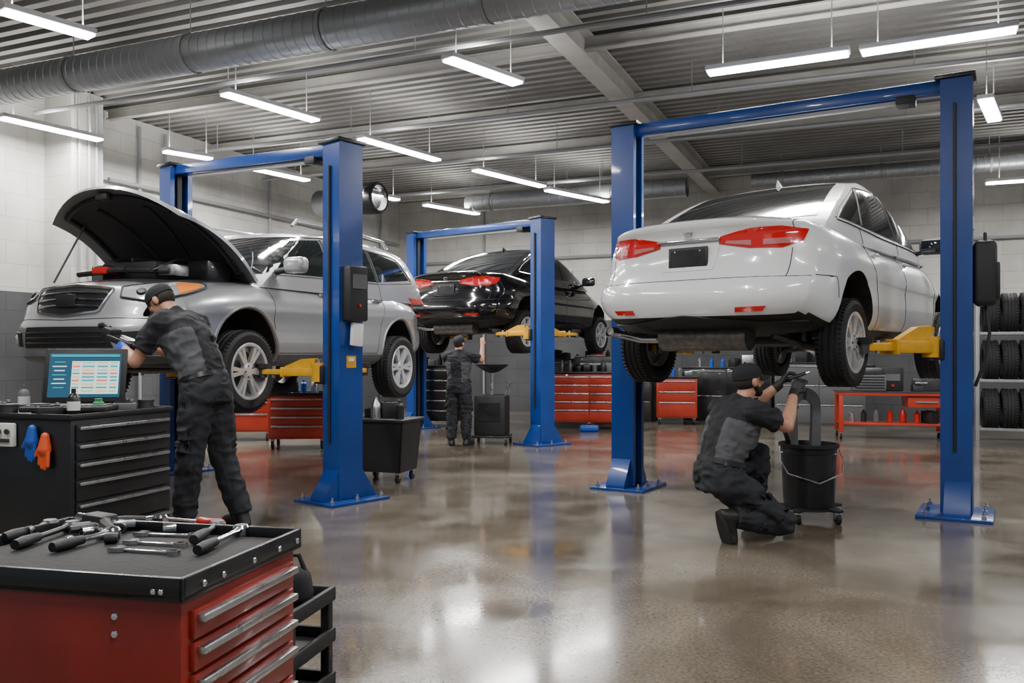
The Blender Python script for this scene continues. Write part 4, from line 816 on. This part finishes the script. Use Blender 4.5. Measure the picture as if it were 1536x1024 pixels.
def socketp(r,h,m=CHROME):
    mb=MB(); mb.lathe([(r*.6,h*.4),(r*.6,0),(r,0),(r,h*.6),(r*.85,h),(r*.5,h),(r*.5,h*.8)],m,(0,0,r),(1,0,0),n=20); return mb
def place(mbx,p,q,name,label,cat):
    P=bp(p[0],p[1],TZ);Q=bp(q[0],q[1],TZ); c=(P+Q)/2; return solo(mbx,name,label,cat,c,ang2(P,Q))
def Lb(p,q): return (bp(p[0],p[1],TZ)-bp(q[0],q[1],TZ)).length
for p,q,k in (((168,826),(266,832),'w'),((190,815),(276,820),'w'),((205,803),(296,806),'w'),((296,834),(362,802),'R'),((290,818),(326,796),'r'),((22,826),(108,796),'r'),((78,830),(168,806),'R'),((336,792),(252,784),'s'),((5,815),(75,794),'r'),((60,795),(135,785),'w'),((165,790),(240,786),'R')):
    L=max(.13,Lb(p,q))
    if k=='w': place(combo_wrench(L),p,q,'combination_wrench','chrome combination wrench lying on the rubber tray mat','wrench')
    elif k=='r': place(ratchet(L,DST),p,q,'socket_ratchet','dark steel ratchet handle lying on the tool tray','ratchet')
    elif k=='R': place(ratchet(L,CHROME,BLKM),p,q,'socket_ratchet','chrome ratchet with black grip lying on the tool tray','ratchet')
    else: place(sdriver(L,REDP),p,q,'screwdriver','screwdriver with red handle lying on the tool tray','screwdriver')
for (x,y) in((150,808),(158,815),(140,800),(122,806),(98,822),(180,800),(245,800),(112,790),(40,806)):
    solo(socketp(.015,.035,random.choice([CHROME,DST])),'socket','short steel socket lying loose on the tool tray','socket',bp(x,y,TZ),random.random()*180)
mb=MB(); mb.tube([(-.1,.0,.02),(-.04,.012,.02),(0,0,.02)],[.012,.013,.009],DST); mb.tube([(-.1,-.04,.02),(-.04,-.014,.02),(0,0,.02)],[.012,.013,.009],DST); mb.box((.035,0,.02),(.07,.03,.02),STEEL,bev=.006); mb.cyl((0,0,.005),(0,0,.035),.016,STEEL); solo(mb,'pliers','steel slip-joint pliers lying on the tool tray','pliers',bp(165,797,TZ),20)
mb=MB(); mb.box((0,0,.025),(.10,.06,.05),BLKM,bev=.012); mb.cyl((.05,0,.025),(.1,0,.025),.018,CHROME,n=16); mb.tube([(-.02,0,.03),(-.07,.03,.025),(-.13,.05,.02)],[.02,.018,.014],BLKM); solo(mb,'air_impact_wrench','compact black air impact wrench lying on the tool tray','impact wrench',bp(150,795,TZ),150)
# black cart behind the chest
t=thing('utility_cart','black plastic utility cart with shelves beside the red chest','cart',V3((-.93,2.84,0)),-13)
for z in(.12,.27,.41):
    mb=MB(); mb.box((0,0,z),(.58,.30,.02),BLKM,bev=.006)
    for sy in(-1,1): mb.box((0,sy*.15,z+.02),(.6,.02,.05),BLKM,bev=.008)
    for sx in(-1,1): mb.box((sx*.29,0,z+.02),(.02,.30,.05),BLKM,bev=.008)
    mb.obj('shelf',t)
for sx in(-1,1):
    for sy in(-1,1):
        mb=MB(); mb.box((sx*.275,sy*.135,.265),(.035,.035,.34),BLK,bev=.008); mb.obj('leg',t); mb=MB(); caster(mb,sx*.25,sy*.12,.1); mb.obj('caster',t)
mb=MB(); mb.box((0,0,.06),(.16,.12,.12),CLB,bev=.035,seg=3,tp=(.8,.8)); mb.tube([(-.05,0,.11),(-.03,0,.16),(.03,0,.16),(.05,0,.11)],.008,BLK)
solo(mb,'tool_bag','black fabric tool bag sitting on the utility cart','bag',V3((-.74,2.84,.42)),0)
mb=MB(); mb.box((0,0,.075),(.035,.12,.15),WPL,bev=.01); mb.box((0,0,.155),(.03,.05,.02),BLK); solo(mb,'fluid_bottle','small pale fluid bottle standing on the cart shelf','bottle',V3((-.75,2.80,.28)),0)
# ------------- mid/back carts
def clutter(c,n,sx,sy,zt,rz,where,big=1.0):
    for i in range(n):
        k=random.choice(['box','can','tool','bottle','box']); m=random.choice([BLKM,DST,REDP,BLUT,PLAS,STEEL,PLAS,BLK]); mb=MB()
        x=(i+.5)/n*sx-sx/2; y=random.uniform(-sy/2,sy/2); p=V3(c)+Matrix.Rotation(math.radians(rz),3,'Z')@V3((x,y,0)); p.z=zt
        if k=='box': h=random.uniform(.07,.19)*big; mb.box((0,0,h/2),(.16*big,.12*big,h),m,bev=.01); mb.box((0,0,h+.004),(.1,.06,.012),BLK); n_='parts_box'
        elif k=='can': mb.lathe([(0,0),(.04,0),(.04,.13),(.025,.15),(.015,.155),(.015,.18),(0,.18)],m,n=16); n_='spray_can'
        elif k=='bottle': mb.lathe([(0,0),(.05,0),(.05,.1),(.045,.14),(.018,.18),(.018,.21),(0,.21)],m,n=16); n_='fluid_bottle'
        else: mb.box((0,0,.03),(.2,.05,.06),m,bev=.012); mb.box((.06,0,.07),(.06,.05,.05),BLK,bev=.01); mb.cyl((.1,0,.03),(.16,0,.03),.015,STEEL); n_='power_tool'
        solo(mb,n_,'small workshop %s resting on the %s'%(n_.replace('_',' '),where),n_.replace('_',' '),p,random.uniform(0,180))
p=at(450,11.4); chest('tool_cart','orange-red rolling tool cart with silver drawer pulls near wall',p,4,.74,.48,.74,ORED,[1,1,1,1.4],cast=.13,thick=.02); clutter(p,4,.5,.2,.722,4,'red tool cart')
p=at(372,12.4); chest('tool_cart','orange-red rolling tool cart with silver drawer pulls near wall',p,4,.74,.48,.80,ORED,[1,1,1.5],cast=.13,thick=.02); clutter(p,3,.5,.2,.78,4,'red tool cart')
p=at(338,13.2); chest('tool_cart','black tool cabinet standing beside the red carts',p+V3((-.5,.2,0)),4,.6,.45,.8,BLK,[1,1,1],cast=.1)
p=at(885,14.3); chest('tool_chest','long red tool chest with many drawers and black top',p,-8,1.35,.55,.95,ORED,[1,1,1,1,1.4],cols=2,cast=.12,thick=.02); clutter(p+V3((0,-.12,0)),8,1.1,.05,.93,-8,'red tool chest')
mb=MB(); mb.box((0,0,.13),(.7,.26,.26),BLK,bev=.02); mb.box((0,-.135,.14),(.5,.01,.03),STEEL); mb.box((0,0,.275),(.3,.04,.03),PLAS,bev=.01); solo(mb,'tool_box','black steel tool box on the long red chest','tool box',p+V3((.1,.1,.935)),-8)
p=at(985,15.2)+V3((.35,0,0)); chest('tool_cart','small orange-red tool cart against the back wall',p,-8,.7,.45,.85,ORED,[1,1,1.4],cast=.12,thick=.02); clutter(p,4,.5,.2,.83,-8,'small red cart')
p=at(655,14.8); chest('tool_cabinet','tall black tool cabinet standing near the back wall',p,-15,.9,.5,1.05,BLK,[1,1,1,1,1],cast=.1,thick=.02); clutter(p,4,.6,.2,1.03,-15,'black cabinet')
p=at(850,16.3)+V3((.6,0,0)); chest('tool_cabinet','dark grey steel cabinet along the back wall',p,-23,2.2,.5,1.15,DST,[1,1,1],cols=3,cast=.0,tray=.03); clutter(p,9,1.9,.2,1.14,-23,'grey cabinet',1.3)
p=at(1075,16.0)+V3((.2,-.1,0)); chest('tool_cabinet','black steel cabinet along the back wall',p,-23,1.6,.5,1.0,BLK,[1,1],cols=2,cast=.0,tray=.03); clutter(p,6,1.3,.2,.99,-23,'black cabinet',1.3)
p=at(1230,15.2); chest('tool_cabinet','grey steel cabinet along the back wall behind the bench',p,-23,1.5,.5,1.1,PLAS,[1,1,1],cols=2,cast=.0,tray=.03); clutter(p,6,1.2,.2,1.09,-23,'grey cabinet',1.3)
p=at(580,8.45); t=thing('parts_bin','dark grey plastic wheeled bin cart beside the blue post','bin',p,-18)
mb=MB()
def openbox(mb,w,d,z0,z1,tp,m,th=.012):
    for sx in(-1,1): mb.raw([(sx*w/2*tp,-d/2*tp,z0),(sx*w/2*tp,d/2*tp,z0),(sx*w/2,d/2,z1),(sx*w/2,-d/2,z1),(sx*(w/2*tp-th),-d/2*tp,z0),(sx*(w/2*tp-th),d/2*tp,z0),(sx*(w/2-th),d/2,z1),(sx*(w/2-th),-d/2,z1)],[[0,1,2,3],[4,7,6,5],[3,2,6,7],[0,4,5,1],[0,3,7,4],[1,5,6,2]],m)
    for sy in(-1,1): mb.raw([(-w/2*tp,sy*d/2*tp,z0),(w/2*tp,sy*d/2*tp,z0),(w/2,sy*d/2,z1),(-w/2,sy*d/2,z1),(-w/2*tp,sy*(d/2*tp-th),z0),(w/2*tp,sy*(d/2*tp-th),z0),(w/2,sy*(d/2-th),z1),(-w/2,sy*(d/2-th),z1)],[[0,1,2,3],[4,7,6,5],[3,2,6,7],[0,4,5,1],[0,3,7,4],[1,5,6,2]],m)
    mb.box((0,0,z0+.006),(w*tp,d*tp,.012),m)
openbox(mb,.56,.46,.1,.60,.84,BLKM); mb.box((0,-.235,.6),(.6,.03,.03),BLKM,bev=.008); mb.box((0,.235,.6),(.6,.03,.03),BLKM,bev=.008); mb.box((.285,0,.6),(.03,.48,.03),BLKM,bev=.008); mb.box((-.285,0,.6),(.03,.48,.03),BLKM,bev=.008); mb.obj('bin_body',t)
for sx in(-1,1):
    for sy in(-1,1): mb=MB(); caster(mb,sx*.2,sy*.16,.1); mb.obj('caster',t)
mb=MB(); mb.box((0,0,.605),(.5,.4,.01),DST); mb.obj('tray',t)
clutter(p,5,.42,.2,.611,-18,'dark bin cart')
t=thing('oil_drain_bucket','black round oil drain bucket on wheeled dolly with bracket','bucket',at(1213,6.45),0)
mb=MB(); mb.lathe([(0,.1),(.18,.1),(.185,.12),(.2,.50),(.206,.505),(.2,.51),(.205,.54),(.22,.55),(.22,.575),(.2,.575),(.195,.55),(.175,.13),(0,.12)],BLK,n=40); mb.obj('bucket_body',t)
mb=MB(); mb.tube([(-.215,0,.56),(-.235,-.08,.45),(-.2,-.14,.36),(0,-.225,.30),(.2,-.14,.36),(.235,-.08,.45),(.215,0,.56)],.006,STEEL); mb.obj('bail_handle',t)
mb=MB()
for q in range(5):
    an=q*2*math.pi/5+.3; mb.box((math.cos(an)*.15,math.sin(an)*.15,.095),(.26,.06,.025),BLKM,(0,0,an),bev=.008)
mb.lathe([(0,.085),(.2,.085),(.2,.1),(0,.1)],BLKM,n=30); mb.obj('dolly',t)
for q in range(5):
    an=q*2*math.pi/5+.3; mb=MB(); caster(mb,math.cos(an)*.25,math.sin(an)*.25,.09); mb.obj('caster',t)
mb=MB()
outer=[(-.12,-.33)]+[(-.12*math.cos(math.pi*q/12),.0+.13*math.sin(math.pi*q/12)) for q in range(13)]+[(.12,-.33)]
inner=[(.05,-.33)]+[(.06*math.cos(math.pi*q/12),-.02+.06*math.sin(math.pi*q/12)) for q in range(13)]+[(-.05,-.33)]
Y=Matrix(((1,0,0,-.02),(0,0,1,.02),(0,1,0,.86),(0,0,0,1))); n=len(outer); o3=[Y@V3((a,b,0)) for a,b in outer]; i3=[Y@V3((a,b,0)) for a,b in inner[::-1]]
for k_ in range(n-1):
    a,b,c,d=o3[k_],o3[k_+1],i3[k_+1],i3[k_]; dy=V3((0,.06,0)); mb.raw([a,b,c,d,a+dy,b+dy,c+dy,d+dy],[[0,1,2,3],[7,6,5,4],[0,4,5,1],[2,6,7,3],[0,3,7,4],[1,5,6,2]],PLAS)
mb.obj('bracket',t)
mb=MB(); mb.tube([(-.15,.0,.57),(-.2,-.05,.68),(-.17,-.08,.80),(-.12,-.1,.86)],.018,BLKM,n=10); mb.obj('hose',t)
t=thing('oil_drain_tank','black wheeled oil drain tank with round catch pan','oil drain',at(738,11.85),-10)
mb=MB(); mb.box((0,0,.4),(.44,.38,.56),BLKM,bev=.03); mb.box((0,-.195,.45),(.3,.01,.25),BLK); mb.obj('tank',t)
mb=MB(); mb.cyl((0,0,.68),(0,0,1.0),.025,STEEL); mb.obj('column',t)
mb=MB(); mb.lathe([(.03,.98),(.1,1.0),(.22,1.08),(.23,1.1),(.21,1.1),(.1,1.03),(0,1.01)],BLKM,n=30); mb.obj('catch_pan',t)
mb=MB(); mb.tube([(.2,.1,.65),(.25,.1,.85),(.25,-.1,.85),(.2,-.1,.65)],.012,STEEL); mb.obj('handle',t)
mb=MB(); mb.box((0,0,.11),(.5,.42,.03),BLK,bev=.01); mb.obj('base',t)
for sx in(-1,1):
    for sy in(-1,1): mb=MB(); caster(mb,sx*.23,sy*.18,.1); mb.obj('caster',t)
# right workbench
p=at(1335,12.6); t=thing('workbench','red steel workbench with lower shelf and vise on wheels','workbench',p,-14)
mb=MB(); mb.box((0,0,.66),(1.5,.55,.05),ORED,bev=.006); mb.box((0,0,.69),(1.52,.57,.015),DST); mb.obj('worktop',t)
mb=MB(); mb.box((0,0,.22),(1.44,.50,.03),ORED,bev=.004); mb.obj('shelf',t)
for sx in(-1,1):
    for sy in(-1,1): mb=MB(); mb.box((sx*.71,sy*.24,.37),(.06,.06,.56),ORED,bev=.006); mb.obj('leg',t); mb=MB(); caster(mb,sx*.71,sy*.24,.1); mb.obj('caster',t)
mb=MB(); mb.box((.45,0,.55),(.5,.46,.16),ORED,bev=.005); mb.box((.45,-.24,.55),(.3,.02,.02),STEEL); mb.obj('drawer',t)
clutter(p,7,1.25,.15,.2375,-14,'workbench shelf',1.3)
mb=MB(); mb.box((0,0,.12),(.46,.3,.24),PLAS,bev=.03); mb.box((0,-.02,.29),(.36,.25,.12),DST,bev=.03); mb.box((0,0,.37),(.2,.06,.05),BLK,bev=.01)
for i in range(5): mb.box((0,-.155,.05+i*.04),(.4,.01,.015),BLK)
solo(mb,'compressor_unit','grey ribbed compressor unit resting on the red workbench','compressor',p+V3((-.3,.05,.6975)),-14)
mb=MB(); mb.box((0,0,.05),(.14,.2,.1),DST,bev=.01); mb.box((0,-.1,.14),(.12,.05,.09),DST,bev=.006); mb.box((0,.03,.14),(.12,.05,.09),DST,bev=.006); mb.cyl((0,-.3,.13),(0,-.1,.13),.014,STEEL); mb.cyl((-.08,-.29,.13),(.08,-.29,.13),.008,STEEL); solo(mb,'bench_vise','dark steel bench vise mounted on the red workbench','vise',p+V3((.35,-.1,.6975)),-14)
mb=MB(); mb.box((0,0,.18),(.3,.25,.36),BLKM,bev=.02); mb.box((0,-.13,.2),(.2,.01,.1),PLAS); mb.cyl((0,-.13,.08),(0,-.145,.08),.02,REDP); solo(mb,'battery_charger','black battery charger box standing on the workbench','charger',p+V3((.06,.1,.6975)),-14)
mb=MB(); mb.box((0,0,.12),(.26,.2,.24),DST,bev=.02); mb.tube([(-.08,0,.24),(-.08,0,.3),(.08,0,.3),(.08,0,.24)],.01,BLK); solo(mb,'tool_box','dark steel carry tool box standing on the workbench','tool box',p+V3((.58,-.02,.6975)),-14)
# tire rack
rc=2.15; rp=room(rc,14.15); t=thing('tire_rack','steel rack holding rows of black tires by the wall','tire rack',rp,-23)
hw=.78
for z in(.16,.86,1.54):
    for sy in(-.14,.14): mb=MB(); mb.box((0,sy,z),(2*hw,.04,.04),PIPE,bev=.004); mb.obj('rail',t)
for sx in(-hw,hw):
    mb=MB()
    for sy in(-.2,.2): mb.box((sx,sy,1.1),(.05,.04,2.2),PIPE,bev=.004)
    mb.box((sx,0,2.15),(.04,.4,.03),PIPE); mb.obj('upright',t)
mb=MB(); R=.3; h=.1; pr=[(.18,-h+.01),(.2,-h),(R-.04,-h-.004),(R-.015,-h+.012),(R,-h+.035)]
for g in(-.45,0,.45): pr+=[(R,h*g-.012),(R-.01,h*g-.007),(R-.01,h*g+.007),(R,h*g+.012)]
pr+=[(R,h-.035),(R-.015,h-.012),(R-.04,h+.004),(.2,h),(.18,h-.01)]
mb.lathe(pr,RUB,(0,0,0),(1,0,0),n=36,closed=True)
for q in range(44):
    an=q*2*math.pi/44
    for sg in(-1,1): mb.box((sg*(h-.03),math.cos(an)*(R-.004),math.sin(an)*(R-.004)),(.04,.012,.02),RUB,(an,0,0))
first=None
for z in(.16,.86,1.54):
    for i in range(6):
        x=-.60+i*.238
        pp=rp+Matrix.Rotation(math.radians(-23),3,'Z')@V3((x,0,0)); pp.z=z+.02+.262
        if first is None: first=solo(mb,'tire','black car tire standing upright on the steel rack','tire',pp,-23,'tires on the steel rack')
        else: dup(first,None,pp,-23)
mb=MB(); mb.box((0,0,.05),(.30,.16,.10),BLUT,bev=.035,seg=3); mb.tube([(-.08,0,.09),(0,0,.14),(.08,0,.09)],.01,BLK); solo(mb,'duffel_bag','small blue bag lying on the floor near the red chest','bag',at(884,13.7),-10)
